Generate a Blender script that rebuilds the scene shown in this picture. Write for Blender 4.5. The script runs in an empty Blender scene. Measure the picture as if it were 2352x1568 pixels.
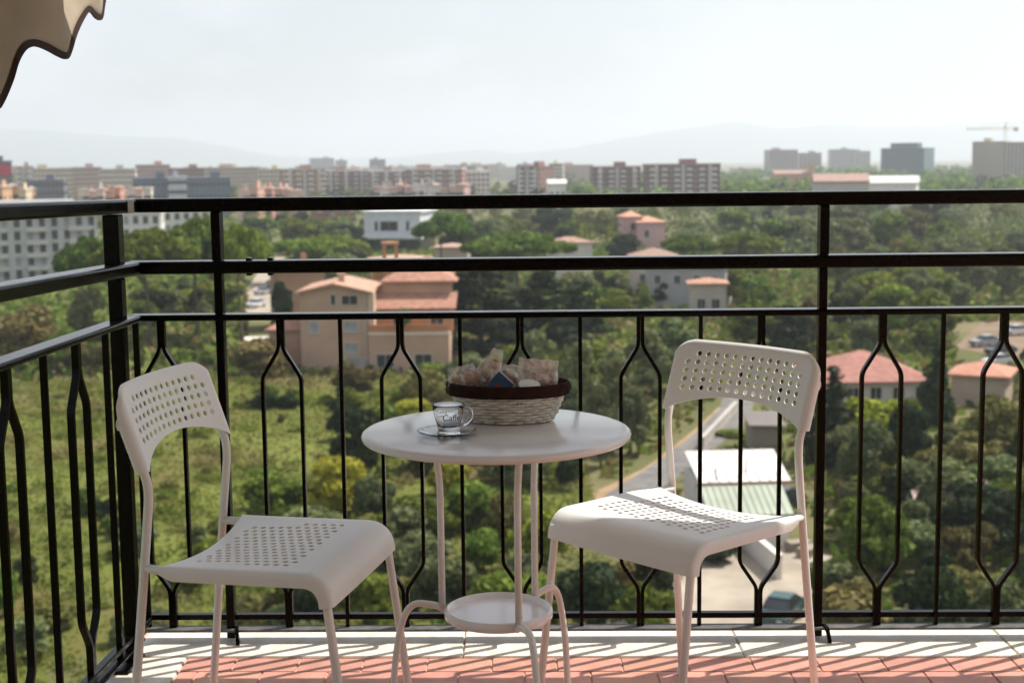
import bpy, bmesh, math, random
import numpy as np
from mathutils import Vector, Matrix, Quaternion

S = bpy.context.scene
COL = S.collection
R_ = math.radians

# ------------------------------------------------------------------ camera
EYE = np.array([0.0, 0.0, 1.12])
FPX, CX, CY = 3267.0, 1176.0, 784.0            # the photo measured at 2352 x 1568
PITCH = math.atan((CY - 370.0) / FPX)
ROLL = 0.0115
_F = np.array([0, math.cos(PITCH), -math.sin(PITCH)])
_R0 = np.array([1.0, 0, 0]); _U0 = np.array([0, math.sin(PITCH), math.cos(PITCH)])
_R = _R0 * math.cos(ROLL) - _U0 * math.sin(ROLL)
_U = _U0 * math.cos(ROLL) + _R0 * math.sin(ROLL)
cam_d = bpy.data.cameras.new('camera'); cam = bpy.data.objects.new('camera', cam_d); COL.objects.link(cam)
cam.matrix_world = Matrix(((_R[0], _U[0], -_F[0], EYE[0]), (_R[1], _U[1], -_F[1], EYE[1]), (_R[2], _U[2], -_F[2], EYE[2]), (0, 0, 0, 1)))
cam_d.sensor_width = 36; cam_d.lens = 36 * FPX / 2352
cam_d.clip_start = 0.05; cam_d.clip_end = 60000
cam_d.dof.use_dof = True; cam_d.dof.focus_distance = 2.8; cam_d.dof.aperture_fstop = 6.3; cam_d.dof.aperture_blades = 9
S.camera = cam
# ------------------------------------------------------------------ sun and sky
SUN = Vector((0.3416, 0.1936, 0.564)).normalized()
SUN_EL = math.asin(SUN.z); SUN_AZ = math.atan2(SUN.x, SUN.y)
W = bpy.data.worlds.new('World'); S.world = W; W.use_nodes = True
nt = W.node_tree; nt.nodes.clear()
out = nt.nodes.new('ShaderNodeOutputWorld'); bg = nt.nodes.new('ShaderNodeBackground')
sky = nt.nodes.new('ShaderNodeTexSky'); sky.sky_type = 'NISHITA'; sky.sun_disc = False
sky.sun_elevation = SUN_EL; sky.sun_rotation = SUN_AZ; sky.altitude = 60
sky.air_density = 1.0; sky.dust_density = 3.0; sky.ozone_density = 1.0
tc = nt.nodes.new('ShaderNodeTexCoord'); mp = nt.nodes.new('ShaderNodeMapping'); mp.inputs['Scale'].default_value = (1, 1, 2.2)
n1 = nt.nodes.new('ShaderNodeTexNoise'); n1.inputs['Scale'].default_value = 5.5; n1.inputs['Detail'].default_value = 7; n1.inputs['Roughness'].default_value = .55
rp = nt.nodes.new('ShaderNodeMapRange'); rp.inputs['From Min'].default_value = .40; rp.inputs['From Max'].default_value = .62; rp.inputs['To Min'].default_value = .22; rp.inputs['To Max'].default_value = 1.0
mx = nt.nodes.new('ShaderNodeMix'); mx.data_type = 'RGBA'
mx.inputs['B'].default_value = (5.1, 5.35, 5.7, 1)      # bright thin cloud veil
nt.links.new(tc.outputs['Generated'], mp.inputs['Vector']); nt.links.new(mp.outputs['Vector'], n1.inputs['Vector'])
nt.links.new(n1.outputs['Fac'], rp.inputs['Value']); nt.links.new(rp.outputs['Result'], mx.inputs['Factor'])
nt.links.new(sky.outputs['Color'], mx.inputs['A']); nt.links.new(mx.outputs['Result'], bg.inputs['Color'])
bg.inputs['Strength'].default_value = 0.12
nt.links.new(bg.outputs['Background'], out.inputs['Surface'])
sun_d = bpy.data.lights.new('sun', 'SUN'); sun_d.energy = 4.8; sun_d.angle = R_(0.53); sun_d.color = (1.0, .95, .87)
sun = bpy.data.objects.new('sun', sun_d); COL.objects.link(sun)
sun.rotation_euler = (-SUN).to_track_quat('-Z', 'Y').to_euler()
vs = S.view_settings; vs.view_transform = 'Standard'; vs.look = 'None'; vs.exposure = 0.48; vs.gamma = 1.0; vs.use_curve_mapping = False
cy = S.cycles
cy.use_denoising = True; cy.max_bounces = 16; cy.diffuse_bounces = 3; cy.glossy_bounces = 4; cy.transmission_bounces = 14
cy.transparent_max_bounces = 12; cy.volume_bounces = 1; cy.caustics_reflective = False; cy.caustics_refractive = False
cy.sample_clamp_indirect = 6.0

HAZE_DENSITY = 1.85e-4
GZ = -24.0      # street level below the balcony floor

# ------------------------------------------------------------------ pixel rays, used to survey positions
def ray(px, py): return _F + (px - CX) / FPX * _R - (py - CY) / FPX * _U
def at_z(px, py, z):
    r = ray(px, py); t = (z - EYE[2]) / r[2]; return EYE + t * r
def at_d(px, py, d):                                  # at a forward distance d
    r = ray(px, py); return EYE + r * (d / r[1])
def dist_of(px, py): return at_z(px, py, GZ)[1]
def ground_at(px, d):                                 # ground point seen in column px at forward distance d
    py = CY
    for _ in range(6):
        P = at_d(px, py, d); py += (P[2] - GZ) / d * FPX
    return at_d(px, py, d)
def z_at(px, py, d): return at_d(px, py, d)[2]

# ------------------------------------------------------------------ object helpers
def prop(o, label=None, cat=None, group=None, kind=None):
    if label: o['label'] = label
    if cat: o['category'] = cat
    if group: o['group'] = group
    if kind: o['kind'] = kind
    return o
def empty(name, loc=(0, 0, 0), rz=0.0, label=None, cat=None, group=None):
    o = bpy.data.objects.new(name, None); COL.objects.link(o); o.empty_display_size = .1
    o.location = loc; o.rotation_euler = (0, 0, rz); return prop(o, label, cat, group)
def link(name, me, parent=None, loc=None, color=None):
    o = bpy.data.objects.new(name, me); COL.objects.link(o)
    if parent: o.parent = parent
    if loc is not None: o.location = loc
    if color: o.color = (*color[:3], 1)
    return o
def mesh_of(name, bm, mats, smooth=False):
    me = bpy.data.meshes.new(name); bm.normal_update(); bm.to_mesh(me); bm.free()
    for m in (mats if isinstance(mats, (list, tuple)) else [mats]): me.materials.append(m)
    if smooth: me.polygons.foreach_set('use_smooth', [True] * len(me.polygons))
    return me
def obj(name, bm, mats, parent=None, smooth=False, loc=None, color=None):
    return link(name, mesh_of(name, bm, mats, smooth), parent, loc, color)
def split_mod(o, ang=35):
    m = o.modifiers.new('edge_split', 'EDGE_SPLIT'); m.split_angle = R_(ang)
def raw_mesh(name, V, Fc, mats, smooth=False):
    me = bpy.data.meshes.new(name); me.from_pydata([tuple(v) for v in V], [], [tuple(f) for f in Fc]); me.update()
    for m in (mats if isinstance(mats, (list, tuple)) else [mats]): me.materials.append(m)
    if smooth: me.polygons.foreach_set('use_smooth', [True] * len(me.polygons))
    return me
def quads_mesh(name, V, mat, mi=None):               # V (n,4,3) -> fast quad soup
    n = len(V); me = bpy.data.meshes.new(name)
    me.vertices.add(n * 4); me.vertices.foreach_set('co', np.ascontiguousarray(V, dtype=np.float32).ravel())
    me.loops.add(n * 4); me.loops.foreach_set('vertex_index', np.arange(n * 4, dtype=np.int32))
    me.polygons.add(n); me.polygons.foreach_set('loop_start', np.arange(0, n * 4, 4, dtype=np.int32))
    me.update(calc_edges=True); me.materials.append(mat); return me

def box(bm, c, s, rz=0.0, bev=0.0, mi=0, rot=None):
    r = bmesh.ops.create_cube(bm, size=1.0)['verts']
    M = Matrix.Translation(Vector([float(q) for q in c])) @ (rot.to_4x4() if rot else Matrix.Rotation(rz, 4, 'Z')) @ Matrix.Diagonal((*[float(q) for q in s], 1))
    bmesh.ops.transform(bm, matrix=M, verts=r)
    fs = list({f for v in r for f in v.link_faces})
    for f in fs: f.material_index = mi
    if bev:
        es = list({e for v in r for e in v.link_edges})
        g = bmesh.ops.bevel(bm, geom=es, offset=bev, segments=2, affect='EDGES', profile=.5)
        for f in g['faces']: f.material_index = mi
    return r
def fillet(pts, rad, n=5):
    P = [Vector([float(q) for q in p]) for p in pts]; o = [P[0]]
    for i in range(1, len(P) - 1):
        a, b, c = P[i - 1], P[i], P[i + 1]
        r = rad[i] if isinstance(rad, (list, tuple)) else rad
        p = b + (a - b).normalized() * min(r, (a - b).length * .49); q = b + (c - b).normalized() * min(r, (c - b).length * .49)
        for k in range(n + 1):
            t = k / n; o.append(p * (1 - t) ** 2 + b * 2 * t * (1 - t) + q * t * t)
    o.append(P[-1]); return o
def tube(bm, pts, r, seg=10, closed=False, mi=0, sq=None):
    P = [Vector([float(q) for q in p]) for p in pts]; n = len(P)
    T = []
    for i in range(n):
        a = P[i - 1] if (i or closed) else P[i]; b = P[(i + 1) % n] if (i < n - 1 or closed) else P[i]
        T.append((b - a).normalized())
    up = Vector((0, 0, 1)) if abs(T[0].z) < .9 else Vector((1, 0, 0))
    N = (up - T[0] * up.dot(T[0])).normalized(); rings = []
    for i in range(n):
        N = (N - T[i] * N.dot(T[i])).normalized(); B = T[i].cross(N)
        rr = r[i] if isinstance(r, (list, tuple)) else r
        rings.append([bm.verts.new(P[i] + (N * math.cos(k * math.tau / seg) + B * math.sin(k * math.tau / seg)) * rr) for k in range(seg)])
    m = n if closed else n - 1
    for i in range(m):
        A, Bq = rings[i], rings[(i + 1) % n]
        for k in range(seg):
            f = bm.faces.new((A[k], A[(k + 1) % seg], Bq[(k + 1) % seg], Bq[k])); f.material_index = mi; f.smooth = True
    if not closed:
        f = bm.faces.new(rings[0][::-1]); f.material_index = mi
        f = bm.faces.new(rings[-1]); f.material_index = mi
def ribbon(bm, pts, w, t, mi=0, wdir=None):           # square bar along a polyline; wdir fixes the thickness axis
    P = [Vector([float(q) for q in p]) for p in pts]; n = len(P); D = Vector(wdir).normalized(); rings = []
    for i in range(n):
        a = P[max(i - 1, 0)]; b = P[min(i + 1, n - 1)]; T = (b - a).normalized()
        if 0 < i < n - 1:
            t1 = (P[i] - a).normalized(); t2 = (b - P[i]).normalized(); T = (t1 + t2).normalized(); k = 1 / max(.5, T.dot(t1))
        else: k = 1
        Sd = T.cross(D).normalized() * (w * .5 * k); Dd = D * t * .5
        rings.append([bm.verts.new(P[i] + s * Sd + d * Dd) for s, d in ((1, 1), (-1, 1), (-1, -1), (1, -1))])
    for i in range(n - 1):
        for k in range(4):
            f = bm.faces.new((rings[i][k], rings[i][(k + 1) % 4], rings[i + 1][(k + 1) % 4], rings[i + 1][k])); f.material_index = mi
    bm.faces.new(rings[0][::-1]); bm.faces.new(rings[-1])
    bmesh.ops.recalc_face_normals(bm, faces=bm.faces)
def lathe(bm, prof, n=48, sx=1.0, sy=1.0, mi=0, smooth=True, wob=None):
    rings = []
    for j, (r, z) in enumerate(prof):
        if r < 1e-6: rings.append([bm.verts.new((0, 0, z))]); continue
        ring = []
        for k in range(n):
            a = k * math.tau / n; q = r + (wob(a, j) if wob else 0)
            ring.append(bm.verts.new((q * sx * math.cos(a), q * sy * math.sin(a), z)))
        rings.append(ring)
    for A, B in zip(rings[:-1], rings[1:]):
        for k in range(n):
            k2 = (k + 1) % n
            if len(A) == 1 and len(B) == 1: continue
            if len(A) == 1: f = bm.faces.new((A[0], B[k2], B[k]))
            elif len(B) == 1: f = bm.faces.new((A[k], A[k2], B[0]))
            else: f = bm.faces.new((A[k], A[k2], B[k2], B[k]))
            f.material_index = mi; f.smooth = smooth
    bmesh.ops.recalc_face_normals(bm, faces=bm.faces)

# ------------------------------------------------------------------ materials
def pmat(name, col, rough=.6, spec=.4, metal=0.0, var=.12, scale=8.0, detail=4.0, bump=0.0, bscale=None, coord='Object', use_color=False, col2=None, trans=0.0, rvar=0.0):
    m = bpy.data.materials.new(name); m.use_nodes = True; t = m.node_tree; b = t.nodes['Principled BSDF']
    b.inputs['Roughness'].default_value = rough; b.inputs['Metallic'].default_value = metal; b.inputs['Specular IOR Level'].default_value = spec
    b.inputs['Transmission Weight'].default_value = trans
    co = t.nodes.new('ShaderNodeTexCoord'); no = t.nodes.new('ShaderNodeTexNoise'); no.inputs['Scale'].default_value = scale; no.inputs['Detail'].default_value = detail
    t.links.new(co.outputs[coord], no.inputs['Vector'])
    if use_color:
        oi = t.nodes.new('ShaderNodeObjectInfo'); src = oi.outputs['Color']
        hs = t.nodes.new('ShaderNodeMix'); hs.data_type = 'RGBA'; hs.blend_type = 'MULTIPLY'; hs.inputs['Factor'].default_value = 1
        mr = t.nodes.new('ShaderNodeMapRange'); mr.inputs['From Min'].default_value = .3; mr.inputs['From Max'].default_value = .7; mr.inputs['To Min'].default_value = 1 - var; mr.inputs['To Max'].default_value = 1 + var
        t.links.new(no.outputs['Fac'], mr.inputs['Value']); t.links.new(src, hs.inputs['A']); t.links.new(mr.outputs['Result'], hs.inputs['B'])
        t.links.new(hs.outputs['Result'], b.inputs['Base Color'])
    else:
        cr = t.nodes.new('ShaderNodeValToRGB'); e = cr.color_ramp.elements
        e[0].position = .32; e[1].position = .68
        c2 = col2 if col2 else [min(1, c * (1 + var)) for c in col]
        c1 = col if col2 else [c * (1 - var) for c in col]
        e[0].color = (*c1, 1); e[1].color = (*c2, 1)
        t.links.new(no.outputs['Fac'], cr.inputs['Fac']); t.links.new(cr.outputs['Color'], b.inputs['Base Color'])
    if rvar:
        mr2 = t.nodes.new('ShaderNodeMapRange'); mr2.inputs['To Min'].default_value = max(.02, rough - rvar); mr2.inputs['To Max'].default_value = rough + rvar
        t.links.new(no.outputs['Fac'], mr2.inputs['Value']); t.links.new(mr2.outputs['Result'], b.inputs['Roughness'])
    if bump:
        nb = t.nodes.new('ShaderNodeTexNoise'); nb.inputs['Scale'].default_value = bscale or scale * 4; nb.inputs['Detail'].default_value = 5
        t.links.new(co.outputs[coord], nb.inputs['Vector'])
        bp = t.nodes.new('ShaderNodeBump'); bp.inputs['Strength'].default_value = bump; bp.inputs['Distance'].default_value = .01
        t.links.new(nb.outputs['Fac'], bp.inputs['Height']); t.links.new(bp.outputs['Normal'], b.inputs['Normal'])
    return m
def leafmat(name, dark, light, trans=.28):
    m = bpy.data.materials.new(name); m.use_nodes = True; t = m.node_tree; b = t.nodes['Principled BSDF']
    b.inputs['Roughness'].default_value = .6; b.inputs['Specular IOR Level'].default_value = .07
    g = t.nodes.new('ShaderNodeNewGeometry'); oi = t.nodes.new('ShaderNodeObjectInfo')
    cr = t.nodes.new('ShaderNodeValToRGB'); e = cr.color_ramp.elements; e[0].color = (*dark, 1); e[1].color = (*light, 1)
    t.links.new(g.outputs['Random Per Island'], cr.inputs['Fac'])
    hs = t.nodes.new('ShaderNodeHueSaturation')
    a = t.nodes.new('ShaderNodeMapRange'); a.inputs['To Min'].default_value = .47; a.inputs['To Max'].default_value = .52
    c = t.nodes.new('ShaderNodeMapRange'); c.inputs['To Min'].default_value = .72; c.inputs['To Max'].default_value = 1.3
    wn = t.nodes.new('ShaderNodeTexWhiteNoise'); wn.noise_dimensions = '1D'
    t.links.new(oi.outputs['Random'], a.inputs['Value']); t.links.new(oi.outputs['Random'], wn.inputs['W']); t.links.new(wn.outputs['Value'], c.inputs['Value'])
    t.links.new(a.outputs['Result'], hs.inputs['Hue']); t.links.new(c.outputs['Result'], hs.inputs['Value']); t.links.new(cr.outputs['Color'], hs.inputs['Color'])
    t.links.new(hs.outputs['Color'], b.inputs['Base Color'])
    tr = t.nodes.new('ShaderNodeBsdfTranslucent'); t.links.new(hs.outputs['Color'], tr.inputs['Color'])
    ms = t.nodes.new('ShaderNodeMixShader'); ms.inputs['Fac'].default_value = trans
    t.links.new(b.outputs['BSDF'], ms.inputs[1]); t.links.new(tr.outputs['BSDF'], ms.inputs[2])
    t.links.new(ms.outputs['Shader'], t.nodes['Material Output'].inputs['Surface'])
    return m
def glassmat(name, col=(1, 1, 1), rough=.02):
    m = bpy.data.materials.new(name); m.use_nodes = True; b = m.node_tree.nodes['Principled BSDF']
    b.inputs['Base Color'].default_value = (*col, 1); b.inputs['Roughness'].default_value = rough; b.inputs['Transmission Weight'].default_value = 1; b.inputs['IOR'].default_value = 1.27
    return m
def filmmat(name, clear=.6, col=(.86, .82, .78)):
    m = bpy.data.materials.new(name); m.use_nodes = True; t = m.node_tree; b = t.nodes['Principled BSDF']
    b.inputs['Base Color'].default_value = (*col, 1); b.inputs['Roughness'].default_value = .16; b.inputs['Specular IOR Level'].default_value = .8
    co = t.nodes.new('ShaderNodeTexCoord'); no = t.nodes.new('ShaderNodeTexNoise'); no.inputs['Scale'].default_value = 70; no.inputs['Detail'].default_value = 3
    bp = t.nodes.new('ShaderNodeBump'); bp.inputs['Strength'].default_value = .8; bp.inputs['Distance'].default_value = .004
    t.links.new(co.outputs['Object'], no.inputs['Vector']); t.links.new(no.outputs['Fac'], bp.inputs['Height']); t.links.new(bp.outputs['Normal'], b.inputs['Normal'])
    tr = t.nodes.new('ShaderNodeBsdfTransparent'); ms = t.nodes.new('ShaderNodeMixShader')
    mr = t.nodes.new('ShaderNodeMapRange'); mr.inputs['From Min'].default_value = .35; mr.inputs['From Max'].default_value = .65; mr.inputs['To Min'].default_value = clear - .2; mr.inputs['To Max'].default_value = clear + .2
    t.links.new(no.outputs['Fac'], mr.inputs['Value']); t.links.new(mr.outputs['Result'], ms.inputs['Fac'])
    t.links.new(b.outputs['BSDF'], ms.inputs[1]); t.links.new(tr.outputs['BSDF'], ms.inputs[2]); t.links.new(ms.outputs['Shader'], t.nodes['Material Output'].inputs['Surface'])
    return m

M = {}
M['iron'] = pmat('iron', (.0028, .0024, .0021), 0.2, .10, var=.3, scale=30, bump=.02, bscale=260, rvar=.05)
M['plastic'] = pmat('white_plastic', (.80, .81, .785), .42, .45, var=.015, scale=6, bump=.03, bscale=900)
M['tubewhite'] = pmat('white_powder_coat', (.77, .775, .75), .38, .5, var=.03, scale=40)
M['table'] = pmat('white_table_paint', (.82, .82, .82), .17, .5, var=.02, scale=14, bump=.01, bscale=700, rvar=.04)
M['marble'] = pmat('travertine', (.58, .525, .45), .55, .35, scale=22, detail=8, col2=(.75, .69, .60), bump=.25, bscale=130)
M['grout'] = pmat('grout', (.58, .38, .31), .85, .2, var=.2, scale=60)
M['tile'] = pmat('red_tile', (.55, .23, .16), .5, .4, var=.16, scale=16, bump=.08, bscale=90, use_color=True)
M['plaster_in'] = pmat('facade_plaster', (.62, .51, .385), .85, .2, var=.05, scale=3, bump=.2, bscale=120)
M['plaster'] = pmat('wall_plaster', (1, 1, 1), .85, .2, var=.10, scale=.35, detail=6, use_color=True)
M['rooft'] = pmat('roof_tiles', (1, 1, 1), .8, .2, var=.22, scale=1.6, detail=6, use_color=True)
M['pane'] = pmat('window_pane', (.028, .032, .036), .12, .6, var=.4, scale=.5)
M['shutter'] = pmat('window_shutter', (.30, .31, .30), .6, .3, var=.2, scale=1.0)
M['frame'] = pmat('window_frame', (.55, .52, .47), .6, .3)
M['concrete'] = pmat('concrete', (.36, .34, .31), .85, .2, var=.2, scale=.6, detail=6)
M['whitewall'] = pmat('white_wall', (.70, .68, .64), .8, .2, var=.1, scale=.5)
M['asphalt'] = pmat('asphalt', (.16, .15, .14), .85, .25, var=.25, scale=.7, detail=8)
M['paving'] = pmat('pale_paving', (.33, .28, .22), .9, .2, var=.2, scale=.4, detail=8)
M['soil'] = pmat('bare_soil', (.26, .17, .095), .95, .1, scale=.25, detail=8, col2=(.36, .26, .15))
M['bark'] = pmat('bark', (.15, .115, .085), .9, .1, var=.35, scale=5)
M['glass'] = glassmat('clear_glass')
M['film'] = filmmat('clear_film', .66, (.92, .90, .88)); M['film2'] = filmmat('cloudy_film', .54, (.90, .85, .80))
M['pastry'] = pmat('baked_pastry', (.20, .075, .022), .5, .4, scale=50, col2=(.46, .21, .07), bump=.3, bscale=160)
M['lining'] = pmat('brown_lining', (.030, .013, .009), .85, .15, var=.3, scale=40, bump=.4, bscale=700)
M['cane'] = pmat('white_cane', (.70, .65, .57), .6, .3, var=.18, scale=60)
M['awning'] = pmat('awning_canvas', (.46, .385, .30), .85, .1, var=.12, scale=7, detail=6)
M['binding'] = pmat('brown_binding', (.030, .014, .009), .8, .1)
M['paint'] = pmat('car_paint', (1, 1, 1), .25, .6, var=.02, scale=2, use_color=True)
M['rubber'] = pmat('tyre_rubber', (.02, .02, .02), .8, .2)
M['chrome'] = pmat('metal_trim', (.5, .5, .5), .3, .5, metal=1)
for nm, d, l in (('pine', (.060, .110, .012), (.185, .265, .036)), ('mid', (.050, .088, .010), (.200, .255, .040)), ('olive', (.076, .098, .034), (.205, .240, .100)),
                 ('dark', (.011, .020, .008), (.052, .075, .027)), ('lime', (.14, .17, .014), (.38, .38, .045)), ('brown', (.090, .085, .025), (.225, .205, .066)), ('grass', (.085, .115, .015), (.190, .205, .042)), ('dry', (.125, .105, .034), (.22, .18, .070))):
    M['leaf_' + nm] = leafmat('leaf_' + nm, d, l, .5 if nm in ('grass', 'dry') else .32)
# awning canvas lets some light through
_t = M['awning'].node_tree; _b = _t.nodes['Principled BSDF']; _tr = _t.nodes.new('ShaderNodeBsdfTranslucent'); _tr.inputs['Color'].default_value = (.60, .55, .47, 1)
_ms = _t.nodes.new('ShaderNodeMixShader'); _ms.inputs['Fac'].default_value = .36
_t.links.new(_b.outputs['BSDF'], _ms.inputs[1]); _t.links.new(_tr.outputs['BSDF'], _ms.inputs[2]); _t.links.new(_ms.outputs['Shader'], _t.nodes['Material Output'].inputs['Surface'])
# roof tiles: rows as relief
def add_wave_bump(m, scale, strength, axis='Y'):
    t = m.node_tree; b = t.nodes['Principled BSDF']; co = t.nodes.new('ShaderNodeTexCoord'); w = t.nodes.new('ShaderNodeTexWave'); w.bands_direction = axis
    w.inputs['Scale'].default_value = scale; w.inputs['Distortion'].default_value = .6
    bp = t.nodes.new('ShaderNodeBump'); bp.inputs['Strength'].default_value = strength; bp.inputs['Distance'].default_value = .08
    t.links.new(co.outputs['Object'], w.inputs['Vector']); t.links.new(w.outputs['Fac'], bp.inputs['Height']); t.links.new(bp.outputs['Normal'], b.inputs['Normal'])
add_wave_bump(M['rooft'], 1.3, .9, 'X')

# ================================================================== THE SETTING
rng = np.random.default_rng(7); random.seed(7)
def vnoise(x, y, s=1.0, seed=0):                     # cheap smooth noise
    return (np.sin(x * s + seed) * np.cos(y * s * 1.3 - seed * 1.7) + .5 * np.sin(x * s * 2.1 + y * s * 1.7 + seed * 3) + .25 * np.cos(x * s * 4.3 - y * s * 3.9 + seed))
def ground_mat(name, cols, scale, pos=(.3, .5, .7)):
    m = pmat(name, cols[0], .95, .1, scale=scale, detail=9, coord='Object'); t = m.node_tree
    cr = [n for n in t.nodes if n.type == 'VALTORGB'][0]; e = cr.color_ramp.elements
    e[0].position = pos[0]; e[0].color = (*cols[0], 1); e[1].position = pos[2]; e[1].color = (*cols[2], 1)
    k = e.new(pos[1]); k.color = (*cols[1], 1); return m
M['ground'] = ground_mat('ground_soil_and_grass', ((.085, .095, .032), (.115, .115, .045), (.19, .155, .085)), .06)
M['field'] = ground_mat('meadow_soil', ((.135, .10, .04), (.105, .115, .026), (.135, .152, .031)), .07, (.36, .47, .62))
M['hill'] = pmat('hill_woods', (.05, .075, .06), .95, .1, scale=.002, col2=(.09, .11, .09))

bm = bmesh.new(); n = 96
c0 = bm.verts.new((0, 0, GZ)); prev = None
for rad in (400, 2500, 17500):
    ring = [bm.verts.new((rad * math.cos(k * math.tau / n), rad * math.sin(k * math.tau / n), GZ)) for k in range(n)]
    for k in range(n):
        k2 = (k + 1) % n
        bm.faces.new((c0, ring[k], ring[k2])) if prev is None else bm.faces.new((prev[k], ring[k], ring[k2], prev[k2]))
    prev = ring
prop(obj('ground', bm, M['ground']), kind='structure')

def field_z(x, y): return GZ + .35 + .3 * vnoise(x, y, .07, 2) + .12 * vnoise(x, y, .3, 5)
xs = np.linspace(-95, 9, 90); ys = np.linspace(58, 168, 100)
V = []; Fc = []
for j, y in enumerate(ys):
    for i, x in enumerate(xs):
        edge = min(1, (168 - y) / 8, (9 - x) / 8, (x + 95) / 8, (y - 58) / 8)
        V.append((x, y, (GZ - .4) * (1 - edge) + field_z(x, y) * edge))
for j in range(len(ys) - 1):
    for i in range(len(xs) - 1):
        a = j * len(xs) + i; Fc.append((a, a + 1, a + len(xs) + 1, a + len(xs)))
prop(link('field', raw_mesh('field', V, Fc, M['field'], True)), kind='structure')

def strip(name, pix, width, mat, dz=.02, kind='structure'):     # road along ground points
    P = [at_z(x, y, GZ)[:2] for x, y in pix]; V = []; Fc = []
    for i, p in enumerate(P):
        a = P[max(i - 1, 0)]; b = P[min(i + 1, len(P) - 1)]; t = (b - a) / np.linalg.norm(b - a); nrm = np.array([-t[1], t[0]]) * width / 2
        V += [(*(p + nrm), GZ + dz), (*(p - nrm), GZ + dz)]
    for i in range(len(P) - 1): Fc.append((2 * i, 2 * i + 1, 2 * i + 3, 2 * i + 2))
    return prop(link(name, raw_mesh(name, V, Fc, mat)), kind=kind)
def patch(name, pix, mat, dz=.015):
    return prop(link(name, raw_mesh(name, [(*at_z(x, y, GZ)[:2], GZ + dz) for x, y in pix], [tuple(range(len(pix)))], mat)), kind='structure')
M['asphalt_soil'] = pmat('car_park_soil', (.17, .125, .085), .95, .1, scale=.3, detail=8, col2=(.26, .19, .13))
patch('courtyard', [(1360, 1460), (1560, 1240), (1760, 1215), (1960, 1300), (1960, 1500)], M['paving'], .012)
patch('dirt_bank', [(1290, 1165), (1480, 1075), (1590, 990), (1650, 935), (1700, 935), (1640, 1010), (1520, 1110), (1400, 1190)], M['soil'], .008)
strip('lane', [(1350, 1235), (1445, 1135), (1560, 1060), (1640, 995), (1690, 940), (1700, 900)], 3.3, M['asphalt'], .02)
strip('side_street', [(560, 735), (596, 690), (622, 655), (640, 620), (655, 590)], 9.0, M['paving'], .02)
patch('car_park', [(2190, 800), (2420, 830), (2420, 735), (2260, 735)], M['asphalt_soil'], .012)
patch('clearing', [(1770, 590), (1880, 590), (1900, 530), (1840, 520)], M['field'], .03)

# hills on the horizon
prof = [(-500, 300), (-200, 286), (0, 296), (120, 300), (260, 312), (420, 318), (540, 340), (640, 358), (760, 364), (900, 362), (1000, 352), (1100, 343), (1190, 352), (1320, 338), (1450, 314), (1560, 297), (1690, 279), (1790, 296), (1900, 285), (2010, 291), (2180, 287), (2352, 274), (2600, 268), (2900, 300)]
pxs = np.arange(-500, 2900, 20); pys = np.interp(pxs, [p[0] for p in prof], [p[1] for p in prof])
V = []; Fc = []; depth = (10800, 11900, 13000, 14000, 15000)
for i, (x, y) in enumerate(zip(pxs, pys)):
    H = z_at(x, y, 13000) - GZ + 5 * vnoise(i * 1.0, 0, .8, 1)
    for k, d in enumerate(depth):
        p = at_d(x, 370, d); h = H * (0, .55, 1, .7, 0)[k] * (1 + .12 * vnoise(i * .5, k * 1.0, 1.1, 4) * (k in (1, 3)))
        V.append((p[0], p[1], GZ - 2 + max(h, 3) if k not in (0, 4) else GZ - 2))
for i in range(len(pxs) - 1):
    for k in range(4):
        a = i * 5 + k; Fc.append((a, a + 5, a + 6, a + 1))
prop(link('hills', raw_mesh('hills', V, Fc, M['hill'], True)), kind='structure')

# ------------------------------------------------------------------ the balcony itself
def fy(x): return 3.275 - .0235 * (x + .86)          # line of the front railing
def lx(y): return -.872 - .058 * (3.262 - y)         # line of the left railing
fdir = Vector((1, -.0235, 0)).normalized(); fnor = Vector((.0235, 1, 0)).normalized()
ldir = Vector((.058, 1, 0)).normalized(); lnor = Vector((-1, .058, 0)).normalized()
FA = math.atan2(fdir.y, fdir.x)
# slab with travertine border, tiles inside
outer = [(lx(3.37) - .028, 3.375), (2.6, fy(2.6) + .085), (2.6, -.6), (lx(-.6) - .028, -.6)]
bm = bmesh.new(); vs_ = [bm.verts.new((x, y, -.0062)) for x, y in outer]; f = bm.faces.new(vs_)
r = bmesh.ops.extrude_face_region(bm, geom=[f]); bmesh.ops.translate(bm, vec=(0, 0, -.2), verts=[v for v in r['geom'] if isinstance(v, bmesh.types.BMVert)])
bmesh.ops.recalc_face_normals(bm, faces=bm.faces)
slab = prop(obj('balcony_floor', bm, M['grout']), kind='structure')
def quad_prism(name, q, z0, z1, mat, parent, bev=.002, color=None):
    bm = bmesh.new(); b = [bm.verts.new((*p, z0)) for p in q]; t = [bm.verts.new((*p, z1)) for p in q]
    bm.faces.new(b[::-1]); top = bm.faces.new(t)
    for i in range(4): bm.faces.new((b[i], b[(i + 1) % 4], t[(i + 1) % 4], t[i]))
    bmesh.ops.recalc_face_normals(bm, faces=bm.faces)
    if bev: bmesh.ops.bevel(bm, geom=list(top.edges), offset=bev, segments=2, affect='EDGES')
    return obj(name, bm, mat, parent, color=color)
TY0 = 3.152; TX0 = -.752                              # where the tiles begin
def ty(x): return TY0 - .031 * (x + .75)
cuts = [TX0 - .004, -.12, .52, 1.14, 1.78, 2.58]
xl0 = lx(3.37) - .02
for a, b in zip([xl0] + cuts[1:-1], cuts[1:]):
    quad_prism('travertine_slab', [(a + .0015, ty(a) + .002), (b - .0015, ty(b) + .002), (b - .0015, fy(b) + .078), (a + .0015, (fy(a) if a > -.86 else 3.275) + .086)], -.02, .0, M['marble'], slab)
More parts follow.
